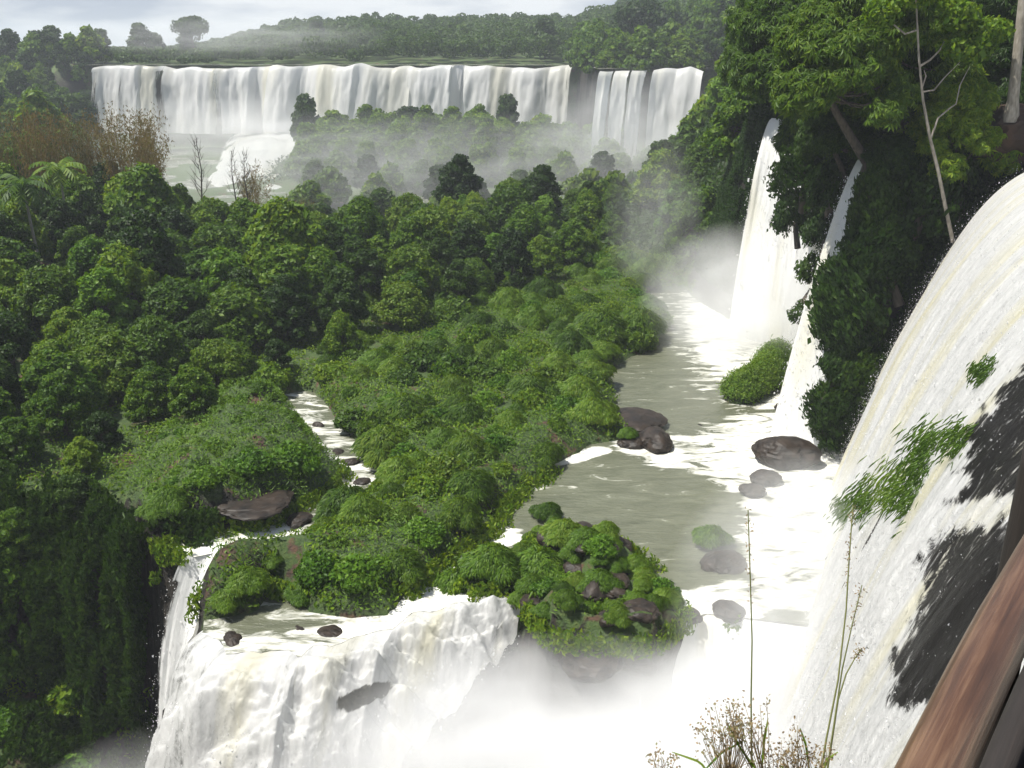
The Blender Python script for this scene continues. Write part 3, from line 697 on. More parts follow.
def bamboo_proto(key, seed, mat=None):
    r = np.random.default_rng(seed); parts = []; LC = []
    for s in range(17):
        b = r.normal(0, .8, 2); H = 9 + 4 * r.random(); ln = r.normal(0, 1.6, 2)
        t = np.linspace(0, 1, 6); path = np.stack([b[0] + ln[0] * t ** 2.2, b[1] + ln[1] * t ** 2.2, H * t - .6], 1)
        parts.append(tube(path, np.linspace(.06, .015, 6), 4))
        tt = .35 + .65 * r.random(150); q = np.stack([b[0] + ln[0] * tt ** 2.2, b[1] + ln[1] * tt ** 2.2, H * tt - .6], 1)
        LC.append(q + r.normal(0, .38, q.shape))
    V, F = join(parts); LC = np.concatenate(LC)
    lv, lf = leaves(LC, r.normal(size=LC.shape), .42, .11, .9, r)
    PROTO[key] = ('bamboo_clump', mesh_np('stems', V, F, M_dry), mesh_np('foliage', lv, lf, mat or M_bamboo), 2.5, 12)
bamboo_proto('bamboo_a', 301); bamboo_proto('bamboo_b', 302)
def palm_proto(key, seed):
    r = np.random.default_rng(seed); H = 10
    V, F = tube([(0, 0, -1), (.1, 0, 3), (.3, .1, 7), (.35, .15, H)], [.2, .16, .14, .13], 8)
    Q = []; 
    for i in range(18):
        a = i * 2.4; el = .9 - 1.3 * (i / 18); prev = np.array([.35, .15, H]); d = np.array([math.cos(a) * math.cos(el), math.sin(a) * math.cos(el), math.sin(el)])
        for s in range(9):
            nx = prev + d * .38; side = np.cross(d, [0, 0, 1]); side /= np.linalg.norm(side) + 1e-9
            for sg in (-1, 1):
                tip = nx + side * sg * .75 * math.sin((s + 1.5) / 10.5 * 3.1) + np.array([0, 0, -.42]) + d * .25
                Q.append([prev, nx, tip, tip - d * .16])
            prev = nx; d = d + np.array([0, 0, -.17]); d /= np.linalg.norm(d)
    Q = np.array(Q)
    PROTO[key] = ('palm_tree', mesh_np('trunk', V, F, M_bark_pale, True), mesh_np('fronds', Q.reshape(-1, 3), np.arange(len(Q) * 4).reshape(-1, 4), M_leaf_olive), 3, 11)
palm_proto('palm', 311)
def bare_proto(key, seed):
    r = np.random.default_rng(seed); parts = [tube([(0, 0, -1), (.2, 0, 5), (-.2, .1, 10), (.1, 0, 14)], [.16, .12, .08, .03], 6)]
    for i in range(16):
        z = 6 + 8 * i / 16; a = r.random() * 6.28; l = 1.4 * (1 - i / 22); s = np.array([0, 0, z])
        e = s + np.array([math.cos(a) * l, math.sin(a) * l, l * 1.5]); parts.append(tube([s, (s + e) / 2 + [0, 0, -.2], e], [.05, .035, .012], 4))
        for q in range(3):
            f = e + r.normal(0, .4, 3) + [0, 0, .5]; parts.append(tube([(s + e) / 2, f], [.025, .008], 3))
    V, F = join(parts)
    PROTO[key] = ('bare_tree', None, mesh_np('bare_tree', V, F, M_bark, True), 1, 15)
bare_proto('bare', 320)

FIRST = {}
REG = {}      # region -> list of (obj, desc)
def plant(key, x, y, z=None, s=1.0, sz=None, rot=None, region=None, desc=None, cat=None, label=None, group=None, tilt=(0, 0)):
    nm, tr, cr_, R, H = PROTO[key]
    if z is None: z = float(hT(x, y))
    if key not in FIRST:
        if tr is None:
            o = link(nm, cr_)
        else:
            o = empty(nm)
            link('trunk' if 'bamboo' not in nm else 'stems', tr, o); link('crown' if ('tree' in nm or 'bush' in nm) and 'palm' not in nm else ('fronds' if 'palm' in nm else 'foliage'), cr_, o)
        FIRST[key] = o
    else:
        o = copy_tree(FIRST[key])
    o.location = (x, y, z); o.scale = (s, s, sz or s)
    o.rotation_euler = (tilt[0], tilt[1], random.random() * 6.283 if rot is None else rot)
    o['category'] = cat or ('shrub' if 'shrub' in nm else 'bamboo' if 'bamboo' in nm else 'palm' if 'palm' in nm else 'tree')
    if label: o['label'] = label
    if group: o['group'] = group
    if region: REG.setdefault(region, []).append((o, desc or 'tree'))
    return o

# tree placement ----------------------------------------------------
def poisson(poly, dmin, n, seed, ok=None, existing=None):
    r = random.Random(seed); P = np.array(poly); lo = P.min(0); hi = P.max(0); pts = list(existing or [])
    k0 = len(pts)
    for _ in range(n):
        x = r.uniform(lo[0], hi[0]); y = r.uniform(lo[1], hi[1])
        if sdf(poly, np.array(x), np.array(y)) < 0: continue
        if ok is not None and not ok(x, y): continue
        dm = dmin(x, y) if callable(dmin) else dmin
        if all((x - a) ** 2 + (y - b) ** 2 > dm * dm for a, b in pts): pts.append((x, y))
    return pts[k0:]
FOREST = [(-74, 80), (-57, 73.0), (-38, 67.3), (-31.5, 67.3), (-29, 69), (-26, 76), (-22, 90), (-18, 97), (-12, 106), (-3, 118), (6, 132), (14, 150), (20, 172), (20, 196), (2, 186), (-14, 170), (-42, 152), (-58, 164), (-80, 186), (-110, 236), (-135, 230), (-110, 140)]
def inview(x, y, mx=60):
    px, py = proj(x, y, 6.0); return -mx < px < 1024 + mx
big = [('mid_a', -27.5, 118, 1.25, 'round dense tree'), ('mid_b', -9.5, 178, 1.05, 'tall dark tree'),
       ('mid_a', -50, 134, 1.30, 'broad bright tree'), ('mid_b', -41, 108, 1.1, 'dense dark tree')]
pts = [(b[1], b[2]) for b in big]
for k, x, y, s, d in big: plant(k, x, y, s=s, region='forest', desc=d)
fp = poisson(FOREST, lambda x, y: 4.0 + .030 * (y - 70), 9000, 3, lambda x, y: inview(x, y), pts)
for i, (x, y) in enumerate(fp):
    nearz = y < 95
    edge = float(sdf(FOREST, np.array(x), np.array(y)))
    key = random.choice(['near_a', 'near_b', 'near_c', 'near_a']) if nearz else random.choice(['mid_a', 'mid_b', 'mid_c', 'mid_d', 'mid_a'])
    s = random.uniform(.62, 1.0) * (.62 + .38 * min(1, edge / 9))
    if nearz: s *= .82
    sz = s * random.uniform(.85, 1.1)
    d = {'a': 'leafy green tree', 'b': 'dark green tree', 'c': 'olive green tree', 'd': 'bright green tree'}[key[-1]]
    if s > .95: d = 'large ' + d
    elif s < .62: d = 'small ' + d
    plant(key, x, y, s=s, sz=sz, region='forest', desc=d)
# bamboo, palms and bare trunks on the left skyline
for i, (px, D, s) in enumerate([(20, 150, .95), (48, 146, 1.05), (66, 152, 1.1), (90, 148, 1.0), (108, 153, 1.05), (128, 147, 1.12), (146, 152, 1.15), (164, 146, .95), (256, 162, .95), (276, 168, .9), (300, 170, .85), (160, 156, 1.1)]):
    x = fx(px, D) * 1.05
    plant(['bamboo_a', 'bamboo_b'][i % 2], x, D, s=s * 1.12, sz=s * 1.35, region='bamboo', desc='dry orange brown bamboo clump')
for px, D, s, lb in [(40, 118, 1.0, 'feathery palm in the forest under the dry bamboo at far left'), (72, 132, 1.05, 'palm crown beside the dry bamboo, right of the larger palm')]:
    plant('palm', fx(px, D) * 1.05, D, s=s * 1.1, label=lb, cat='palm')
for px, D, s, lb in [(208, 150, 1.12, 'bare leafless tree in front of the white rapids, left one'), (240, 158, .95, 'thin bare tree against the foaming rapids, right of the taller bare one'), (252, 152, 1.0, 'leafless tree with a green creeper beside the rapids')]:
    plant('bare', fx(px, D) * 1.05, D, s=s, label=lb, cat='tree', group='bare trees before the rapids')

# shrubs over the middle of the plateau
SCRUB = [at(300, 400), at(350, 330), at(430, 290), at(560, 245), at(660, 262), at(662, 340), at(610, 372), at(640, 440), at(560, 448), at(505, 520), at(430, 600), at(330, 620), at(285, 560), at(400, 500), at(330, 440)]
def dry(x, y, m=1.0):
    return float(hT(x, y)) > .35 and float(hT(x + m, y)) > .05 and float(hT(x - m, y)) > .05 and float(hT(x, y - m)) > .05 and float(hT(x, y + m)) > .05 and float(hT(x, y - m)) > -2
hand = [  # px, py(base), radius, key, desc
    (455, 600, 2.1, 'mop_a', 'bright bushy grass mound overhanging the white cascade'), (492, 588, 2.0, 'mop_a', 'long-bladed grass mound right of the gap stream'),
    (540, 590, 2.3, 'mop_a', 'big grass-covered boulder bush on the pool islet'), (565, 545, 1.5, 'mop_a', 'bright tussock on top of the pool islet'),
    (548, 535, 1.2, 'mop_b', 'small tussock at the back of the pool islet'), (588, 548, 1.2, 'mop_a', 'round tussock at the islet back edge'),
    (602, 562, 1.3, 'shrub_a', 'leafy shrub on the right shoulder of the islet'), (600, 605, 1.3, 'mop_a', 'tussock above the dark islet rocks'),
    (632, 612, 1.2, 'shrub_b', 'shrub clinging to the islet front'), (575, 590, 1.2, 'shrub_a', 'low green shrub in the middle of the islet'), (620, 640, .9, 'mop_b', 'hanging tuft on the islet front face'),
    (345, 515, 2.3, 'mop_b', 'dark-sided bush beside the brown stream'), (385, 470, 2.9, 'mop_b', 'big round bush right of the brown stream'), (355, 432, 2.2, 'shrub_b', 'round bush at the head of the brown stream'),
    (405, 420, 2.6, 'mop_b', 'wide bush behind the stream bend'), (560, 325, 3.0, 'mop_b', 'grassy mound bush below the misty bank'), (600, 335, 3.8, 'mop_b', 'long dark-faced bush bank by the head of the pool'),
    (640, 340, 3.4, 'mop_b', 'dark cliff-like bush beside the pool mist'), (455, 320, 3.0, 'shrub_b', 'smooth domed bush below the forest'), (580, 400, 2.2, 'mop_a', 'drooping grass bush by the pool edge'),
    (530, 400, 2.6, 'mop_b', 'broad olive bush inland of the pool edge'), (480, 380, 2.6, 'shrub_b', 'brownish green mound in the middle scrub'), (425, 370, 2.8, 'shrub_b', 'wide olive mound right of the tall forest'),
    (250, 480, 1.9, 'shrub_a', 'leafy bush on the grassy mound'), (290, 475, 2.3, 'shrub_a', 'large leafy bush on the right of the grassy mound'), (265, 385, 2.4, 'shrub_c', 'bush behind the grassy mound'),
    (168, 520, 1.6, 'mop_a', 'tussock at the cliff edge of the grassy mound'), (205, 505, 1.5, 'shrub_a', 'leafy shrub at the front of the grassy mound'), (160, 545, 1.3, 'mop_a', 'hanging tussock at the corner of the grassy mound'),
    (245, 600, 1.4, 'mop_a', 'upper tussock on the outcrop between two falls'), (225, 625, 1.1, 'mop_a', 'lower tussock on the outcrop between two falls'), (272, 572, .8, 'mop_a', 'small tussock at the top of the falls outcrop'),
    (320, 590, 1.8, 'shrub_a', 'leafy shrub right of the falls outcrop'), (360, 600, 1.9, 'shrub_a', 'bright leafy shrub above the shelf water'), (400, 585, 1.7, 'mop_b', 'tussock above the top of the cascade'),
    (712, 565, 1.3, 'mop_a', 'lone grass clump on a rock at the pool edge'), (545, 470, 1.6, 'mop_b', 'tussock over the brown bank by the foam streak'),
    (470, 500, 2.0, 'mop_b', 'rounded tussock left of the brown bank'), (420, 545, 1.8, 'shrub_a', 'leafy shrub over the red bank'), (300, 610, 1.2, 'mop_a', 'tussock at the back of the shelf water')]
sp = []
for i, (px, py, r_, key, d) in enumerate(hand):
    x, y, z = atT(px, py, 30)
    y += r_ * .45
    z = max(float(hT(x, y)), -3.0)
    if z < -1.5: z = -.5
    sp.append((x, y)); z = .45 if z < .2 and py < 600 else z; o = plant(key, x, y, z - .25 * r_, s=r_, sz=r_ * random.uniform(.85, 1.1), label=d, cat='shrub')
fp2 = poisson(SCRUB, lambda x, y: 2.4 + .016 * (y - 60), 5000, 9, lambda x, y: dry(x, y), sp)
for i, (x, y) in enumerate(fp2):
    key = random.choice(['shrub_a', 'shrub_b', 'shrub_c', 'mop_a', 'mop_b', 'mop_b']); s = random.uniform(1.0, 2.3) * (.85 + .004 * (y - 60))
    z = float(hT(x, y))
    plant(key, x, y, z - .3 * s, s=s, sz=s * random.uniform(.85, 1.45), region='scrub',
          desc={'shrub_a': 'bright leafy shrub', 'shrub_b': 'olive leafy shrub', 'shrub_c': 'green leafy shrub', 'mop_a': 'bright grassy tussock', 'mop_b': 'olive grassy tussock'}[key])
MOUND = [at(150, 505), at(175, 545), at(232, 522), at(298, 515), at(322, 470), at(296, 412), at(225, 408), at(170, 450)]
for x, y in poisson(MOUND, 1.35, 900, 29, lambda x, y: dry(x, y, .6), sp):
    s = random.uniform(.45, 1.05); key = random.choice(['shrub_a', 'mop_a', 'mop_b', 'mop_a', 'shrub_b'])
    plant(key, x, y, float(hT(x, y)) - .35 * s, s=s, sz=s * random.uniform(.6, .9), region='mound', desc={'shrub_a': 'small leafy shrub', 'shrub_b': 'small olive shrub', 'mop_a': 'small bright tussock', 'mop_b': 'small olive tussock'}[key])
for x, y in poisson([(-66, 62), (-56, 67), (-38, 61.5), (-31, 60.5), (-27, 60), (-27.5, 64), (-38, 68), (-58, 73.5)], 2.7, 1200, 37, lambda x, y: -80 < proj(x, y, -4)[0] < 190 and -17 < float(hT(x, y)) < 2.5):
    plant(random.choice(['near_a', 'near_b', 'near_b', 'near_c']), x, y, float(hT(x, y)) - .9, s=random.uniform(.28, .52), tilt=(.35, 0), rot=0, region='gorgeside', desc=random.choice(['small leaning tree', 'small dark leaning tree']))
# bushes on the talus at the bottom left
tp = poisson([(-62, 50), (-34, 48), (-27, 58), (-31, 64.5), (-60, 70)], 3.4, 700, 13, lambda x, y: -60 < proj(x, y, -14)[0] < 190 )
for x, y in tp[:22]: plant(random.choice(['shrub_a', 'shrub_c']), x, y, float(hT(x, y)) - .5, s=random.uniform(2.0, 3.2), region='gorge', desc='leafy bush')

# gorge trees and knobs under the far falls
knobs = [(305, 96, 395, 1.1, 'far_b'), (332, 118, 385, 1.2, 'far_a'), (372, 119, 400, 1.2, 'far_b'), (408, 112, 405, 1.3, 'far_b'), (438, 128, 390, 1.2, 'far_a'), (508, 97, 410, 1.0, 'far_b'), (480, 122, 385, 1.3, 'far_a'), (350, 140, 370, 1.3, 'far_c'), (540, 122, 395, 1.4, 'far_a')]
for px, py, D, s, k in knobs:
    zc = CAMZ - D * math.tan(TH + math.atan((py - 384) / FPX)); x = (px - 512) / FPX * (D * .9455 + (CAMZ - zc) * .3256)
    zb = float(hT(x, D)); Hh = PROTO[k][4]
    plant(k, x, D, zb, s=s * 1.15, sz=max((zc - zb) / Hh + .3, .8), region='knoll', desc='dark misty tree')
GF = [(-60, 205), (18, 208), (30, 240), (44, 300), (60, 350), (20, 420), (-60, 400), (-90, 350), (-100, 300), (-70, 215)]
gp = poisson(GF, lambda x, y: 9.5 if y > 320 else 15, 3500, 17, lambda x, y: not (180 < proj(x, y, -6)[0] < 305))
def mass(name, items, label, step=1):
    Vs = []
    for key, x, y, s in items:
        me = PROTO[key][2]; v = np.empty(len(me.vertices) * 3, np.float32); me.vertices.foreach_get('co', v); v = v.reshape(-1, 4, 3)[::step].reshape(-1, 3)
        a = random.random() * 6.283; ca, sa = math.cos(a), math.sin(a); sz = s * random.uniform(.8, 1.15)
        Vs.append(np.stack([x + s * (v[:, 0] * ca - v[:, 1] * sa), y + s * (v[:, 0] * sa + v[:, 1] * ca), float(hT(x, y)) + sz * v[:, 2]], 1))
    V = np.concatenate(Vs); return meta(link(name, mesh_np(name, V, np.arange(len(V)).reshape(-1, 4), M_leaf)), label, 'forest', kind='stuff')
mi = []
for x, y in gp:
    k, s_ = random.choice(['far_a', 'far_b', 'far_c']), random.uniform(.75, 1.15)
    if y > 318: mi.append((k, x, y, s_))
    else: plant(k, x, y, s=s_, region='misty', desc=random.choice(['misty grey green tree', 'pale hazy tree']))
mass('misty_woodland', mi, 'mist-veiled woodland on the low hill in front of the far waterfalls')
# left hillside beyond the bamboo
LH = [(-125, 245), (-170, 305), (-215, 350), (-235, 425), (-186, 450), (-150, 380), (-120, 290)]
for x, y in poisson(LH, 17, 900, 19): plant(random.choice(['far_a', 'far_b', 'far_c']), x, y, s=random.uniform(1.0, 1.4), region='hill', desc='dark green hillside tree')
for x, y in poisson([(-225, 445), (-186, 462), (-180, 500), (-150, 530), (-260, 560), (-300, 480)], 24, 500, 20): plant(random.choice(['far_a', 'far_b', 'far_c']), x, y, s=random.uniform(1.0, 1.4), region='hill', desc='hazy hillside tree')
# right hillside
RH = [(25, 122), (30, 120), (44, 118), (75, 130), (110, 250), (130, 350), (110, 372), (76, 366), (50, 300), (33, 212), (25, 190), (24, 150)]
for x, y in poisson(RH, lambda x, y: 7.8 + .045 * (y - 110), 2500, 23, lambda x, y: proj(x, y, 24)[0] < 960):
    plant(random.choice(['mid_a', 'mid_b', 'mid_c', 'mid_d']) if y < 210 else random.choice(['far_a', 'far_b', 'far_c']), x, y, s=random.uniform(.8, 1.2), region='slope', desc=random.choice(['leafy slope tree', 'hazy slope tree']))
ci = []
for x, y in poisson([(33, 384), (110, 376), (150, 420), (90, 500), (31, 470)], 10.5, 900, 24):
    k, s_ = random.choice(['far_a', 'far_b', 'far_c']), random.uniform(1.1, 1.5)
    if y > 408: ci.append((k, x, y, s_))
    else: plant(k, x, y, s=s_, region='corner', desc='tall hazy tree')
mass('hillside_forest', ci, 'hazy green forest rising behind the right-hand far waterfalls')
for x, y in poisson([(-250, 425), (-188, 440), (-186, 470), (-250, 470)], 10, 300, 26): plant(random.choice(['far_a', 'far_b', 'far_c']), x, y, s=random.uniform(.8, 1.1), region='hill', desc='dark green hillside tree')

# skyline trees and the forest beyond
for px, D, s, k, lb in [(195, 520, 1.25, 'umbrella', 'flat-topped dark tree standing out on the left skyline'), (96, 505, 1.1, 'far_b', 'tall dome-shaped tree at the left end of the skyline'),
                        (44, 470, .9, 'umbrella', 'spreading tree above the misty left hillside'), (318, 560, 1.2, 'far_b', 'taller tree on the skyline above the bright falls'),
                        (545, 500, 1.5, 'far_b', 'large dark tree on the skyline near the cliff corner'), (640, 440, 1.6, 'umbrella', 'high-crowned tree on the right skyline')]:
    plant(k, fx(px, D), D, s=s, label=lb, cat='tree')
for x, y in [(-196, 451), (-190.5, 452.5), (-203, 451), (-187.5, 455), (-199, 455.5), (-193, 456), (-208, 455), (-213, 451), (-190, 448), (-200, 447), (-208, 446)]: plant(random.choice(['far_a', 'far_b']), x, y, s=random.uniform(.5, .7), region='hill', desc='dark green hillside tree')
r = np.random.default_rng(77); Cs = []; Ns = []; Ls = []
for D in np.arange(469, 760, 11):
    xs = np.arange(fx(-60, D), fx(760, D), 9.5)
    for x in xs:
        X0 = x + r.normal(0, 2.5); Y0 = D + r.normal(0, 3.5)
        g = float(hT(X0, Y0)); R = r.uniform(4.5, 8); H = r.uniform(9, 16) * (.55 + .45 * float(sstep(-.30, -.20, X0 / Y0))) * (.85 + .3 * fbm(np.array(X0 * .02), np.array(Y0 * .02), seed=8)); n = 300 if D < 560 else 170
        d = r.normal(size=(n, 3)); d[:, 2] = d[:, 2] + .2; d /= np.linalg.norm(d, axis=1)[:, None]
        rr = .8 + .5 * fbm(d[:, 0] * 2 + X0, d[:, 1] * 2, d[:, 2] * 2, seed=6)
        C = np.array([X0, Y0, g + H * .62]) + d * np.array([R, R, H * .42]) * rr[:, None]
        Cs.append(C); Ns.append(d + r.normal(0, .4, d.shape)); Ls.append(np.full(n, 1.5 if D < 560 else 2.2))
Cs = np.concatenate(Cs); V, F = leaves(Cs, np.concatenate(Ns), np.concatenate(Ls), np.concatenate(Ls) * .7, .2, r)
meta(link('distant_forest', mesh_np('distant_forest', V, F, M_leaf_dark)), 'hazy forest stretching to the skyline behind the far waterfalls', 'forest', kind='stuff')

# trees overhanging the right-hand cliff
for k, x, y, s, tz, lb in [
    ('cliff_a', 27.5, 77.5, 1.0, 24, 'bright spreading tree overhanging the narrow waterfall'), ('cliff_b', 30.0, 88.0, 1.05, 24.5, 'leafy tree leaning over the tall waterfall'),
    ('cliff_c', 33.5, 79, .9, 25, 'green tree on the cliff behind the crooked pale trunk'), ('cliff_a', 29, 98, 1.1, 24.5, 'bright tree on the cliff just before the tall waterfall'),
    ('cliff_c', 39, 81, 1.1, 27, 'dark tree beside the straight trunk at top right'), ('cliff_c', 28.3, 84.5, .8, 22, 'dark low tree hanging between the two right-hand waterfalls'),
    ('cliff_a', 33, 118, 1.25, 24, 'tall tree behind the tall waterfall'), ('cliff_b', 38, 128, 1.35, 25, 'large tree high on the slope left of the tall waterfall'), ('cliff_b', 45, 92, 1.5, 27, 'high forest tree at the top right edge'),
    ('cliff_c', 38, 100, 1.5, 26, 'tall shaded tree behind the overhanging ones'), ('cliff_a', 31.5, 80.5, 1.15, 26, 'high bright tree above the narrow waterfall'), ('cliff_a', 38.5, 86, 1.3, 27, 'bright-leaved tree at the upper right'),
    ('cliff_a', 34.5, 95, 1.15, 20.5, 'low bright tree hiding the top of the tall waterfall'), ('cliff_b', 33.5, 90.5, 1.0, 17.5, 'drooping tree at mid height between the two waterfalls'),
    ('cliff_c', 31.5, 77.6, .75, 19.0, 'dark tree covering the top of the narrow waterfall'), ('cliff_b', 35, 77, .9, 20.5, 'leafy tree on the cliff left of the crooked sapling'), ('cliff_c', 40, 77.5, .9, 22, 'dark tree below the rock ledge at right'),
    ('cliff_a', 33.0, 98.5, 1.0, 19.0, 'leaning tree in front of the top of the tall waterfall'),
    ('cliff_c', 48, 84, 1.4, 27, 'dark tree at the far right edge')]:
    plant(k, x, y, tz - .6, s=s, rot=random.uniform(-.25, .25), label=lb, cat='tree')
# straight trunk on the rock ledge and the crooked pale sapling
def tube_px(pts, D, radii, name, parent=None, mat=M_bark_pale, seg=8, dy=None):
    P = []
    for i, (px, py) in enumerate(pts):
        d = ray(px, py); Di = D if dy is None else D + dy[i]; s = Di / d[1]; P.append((d[0] * s, Di, CAMZ + d[2] * s))
    V, F = tube(P, radii, seg); return link(name, mesh_np(name, V, F, mat, True), parent), P
t_ = empty('tall_straight_tree'); meta(t_, 'straight pale trunk rising from the rock ledge at the top right', 'tree')
tube_px([(1010, 122), (1013, 100), (1017, 60), (1021, 20), (1026, -30), (1031, -90)], 73.5, [.62, .40, .34, .32, .30, .28], 'trunk', t_, seg=12)
lb = [((fx(1031, 73.5), 73.5, 42), 3.2), ((fx(1031, 73.5) - 2, 74, 43), 2.2), ((fx(1031, 73.5) + 2.4, 73, 43.5), 2.4)]
link('crown', crown_mesh('crown', lb, 6000, .4, M_leaf_dark, 501), t_)
t_ = empty('slender_crooked_tree'); meta(t_, 'crooked pale sapling in front of the dark cliff above the great fall', 'tree')
tube_px([(953, 242), (945, 205), (938, 170), (930, 138), (923, 100), (919, 60), (917, 20), (915, -20)], 72.5, [.16, .14, .13, .12, .10, .08, .07, .04], 'trunk', t_)
tube_px([(931, 138), (938, 118), (950, 108), (956, 104), (960, 85), (970, 66)], 72.5, [.08, .07, .06, .05, .04, .02], 'limb', t_)
tube_px([(922, 92), (934, 90), (944, 78), (960, 62)], 72.5, [.07, .055, .04, .02], 'limb', t_)
tube_px([(920, 66), (930, 60), (940, 50), (945, 40)], 72.5, [.09, .07, .05, .02], 'limb', t_)
tube_px([(922, 88), (926, 76), (924, 70)], 72.5, [.06, .05, .02], 'limb', t_)
tube_px([(917, 30), (905, 34), (893, 24), (886, 12)], 72.5, [.07, .06, .05, .02], 'limb', t_)
lb = []
for px, py, r_ in [(972, 50, 1.3), (955, 48, 1.2), (985, 35, 1.5), (915, -10, 1.8), (880, 15, 1.3), (960, 15, 1.5), (1000, 30, 1.0)]:
    d = ray(px, py); s = 72.5 / d[1]; lb.append(((d[0] * s, 72.5, CAMZ + d[2] * s), r_))
link('crown', crown_mesh('crown', lb, 5000, .34, M_leaf, 502, droop=.6), t_)

# ------------------------------------------------------------------ ground cover: leaf litter, creepers and hanging plants on the terrain
def sample_terrain(n, x0, x1, y0, y1, seed):
    r = np.random.default_rng(seed)
    i0, i1 = np.searchsorted(ax_x, [x0, x1]); j0, j1 = np.searchsorted(ax_y, [y0, y1])
    G = np.stack([GX, GY, GZ], -1)[i0:i1, j0:j1]
    a = G[:-1, :-1]; b = G[1:, :-1]; c = G[:-1, 1:]; e1 = b - a; e2 = c - a; nr = np.cross(e1, e2); A = np.linalg.norm(nr, axis=-1)
    A_ = np.minimum(A, 6).ravel(); k = r.choice(A_.size, n, p=A_ / A_.sum())
    u = r.random((n, 1)); v = r.random((n, 1))
    P = a.reshape(-1, 3)[k] + e1.reshape(-1, 3)[k] * u + e2.reshape(-1, 3)[k] * v
    return P, (nr / A[..., None]).reshape(-1, 3)[k], r
def cover(name, label, cat, P, Nn, L, mat, r, droop=.4, aspect=.55, out=.15):
    P = P + Nn * (out * r.random((len(P), 1)) + .03)
    V, F = leaves(P, Nn + r.normal(0, .5, P.shape), L * np.exp(r.normal(0, .3, len(P))), L * aspect, droop, r)
    return meta(link(name, mesh_np(name, V, F, mat)), label, cat, kind='stuff')
P, Nn, r = sample_terrain(480000, -60, 36, 43, 150, 1)
d_water = np.maximum.reduce([sdf(POOL, P[:, 0], P[:, 1])]); pat = fbm(P[:, 0] * .22, P[:, 1] * .22, seed=15)
onp = (P[:, 2] > .3) & (P[:, 2] < 9) & (Nn[:, 2] > .45) & (pat < .16) & (dline([(21.8, 88.5), (25.5, 93), (28, 99)], P[:, 0], P[:, 1]) > 4) & ~((P[:, 0] > -1.5) & (P[:, 1] < 58.5) & (pat > -.12))
dmm = sdf([at(140, 505), at(170, 560), at(235, 530), at(300, 520), at(330, 470), at(300, 410), at(220, 405)], P[:, 0], P[:, 1])
isg = (dmm > -1) | (pat < -.1)
a = onp & ~isg; b = onp & isg
cover('undergrowth', 'low leafy undergrowth between the shrubs on the plateau', 'undergrowth', P[a], Nn[a], .30, M_leaf, r, out=.5)
cover('meadow_grass', 'bright green grass over the mound and banks beside the falls', 'grass', P[b], Nn[b] + [0, 0, .3], .30, M_grass, r, out=.55, aspect=.35)
# vegetation hanging on steep faces around the plateau edge
P, Nn, r = sample_terrain(500000, -60, 14, 43, 72, 2)
pat = fbm(P[:, 0] * .3, P[:, 1] * .3, P[:, 2] * .22, seed=25)
lush = sstep(-27.5, -24, P[:, 0]) * sstep(-9, -3, P[:, 2])
st = (P[:, 2] < .6) & (P[:, 2] > -24) & (Nn[:, 2] < .8) & (pat + .28 * lush - .10 > 0) & (r.random(len(P)) < .25 + .7 * lush)
msk = ~((P[:, 0] > -23.5) & (P[:, 1] < 58.5) & (P[:, 2] < -.6)) & ~((P[:, 0] > -18.6) & (P[:, 0] < 1) & (P[:, 1] < 52.5))
st &= msk
cover('hanging_plants', 'grass and ferns hanging down the dark gorge cliff', 'plants', P[st], Nn[st] + [0, -.3, .2], .36, M_leaf, r, droop=.9, out=.7)
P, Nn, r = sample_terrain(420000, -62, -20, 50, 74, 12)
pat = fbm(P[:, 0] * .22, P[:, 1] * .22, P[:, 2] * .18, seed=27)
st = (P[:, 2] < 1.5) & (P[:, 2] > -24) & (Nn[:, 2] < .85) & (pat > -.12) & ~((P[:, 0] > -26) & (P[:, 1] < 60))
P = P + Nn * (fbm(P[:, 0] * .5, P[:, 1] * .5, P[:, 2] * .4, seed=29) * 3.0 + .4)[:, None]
cover('gorge_creepers', 'dark creepers and ferns over the shaded gorge cliff at left', 'creepers', P[st], Nn[st] + [0, -.2, 0], .42, M_leaf_dark, r, droop=1.0, out=1.3)  # shade of the gorge wall put into the dark leaf colour
# cliff greenery on the right: dense mats of creeper between the falls
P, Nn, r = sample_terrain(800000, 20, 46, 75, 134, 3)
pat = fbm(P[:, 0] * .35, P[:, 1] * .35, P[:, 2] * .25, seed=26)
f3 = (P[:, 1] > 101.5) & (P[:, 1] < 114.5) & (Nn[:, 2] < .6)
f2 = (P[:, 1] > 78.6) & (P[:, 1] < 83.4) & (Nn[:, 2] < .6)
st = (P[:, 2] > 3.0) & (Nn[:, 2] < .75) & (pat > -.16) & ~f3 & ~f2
cover('cliff_creepers', 'dark creepers and ferns covering the cliff between the right-hand falls', 'creepers', P[st], Nn[st] + [0, 0, .2], .34, M_leaf_dark, r, droop=.9, out=1.1)  # leaf colour darkened to carry the shade of this cliff
st = (P[:, 2] > .5) & (dline([(21.8, 88.5), (25.5, 93), (28, 99)], P[:, 0], P[:, 1]) < 2.3) & (Nn[:, 2] > .05)
q = P[st]; qn = Nn[st]; rep = 3
q = np.repeat(q, rep, 0) + r.normal(0, .25, (len(q) * rep, 3)); qn = np.repeat(qn, rep, 0)
cover('ledge_grass', 'bright grassy ledge at the foot of the cliff between two falls', 'grass', q, qn + [0, 0, .2], .30, M_grass, r, out=.6, aspect=.35)
# rear slopes
P, Nn, r = sample_terrain(160000, -130, 120, 150, 380, 4)
st = (P[:, 2] > -11) & ~((P[:, 1] > 368) & (P[:, 0] > 25) & (P[:, 0] < 80))
cover('slope_undergrowth', 'hazy undergrowth on the slopes behind the plateau', 'undergrowth', P[st], Nn[st], .95, M_leaf_dark, r, out=1.5)

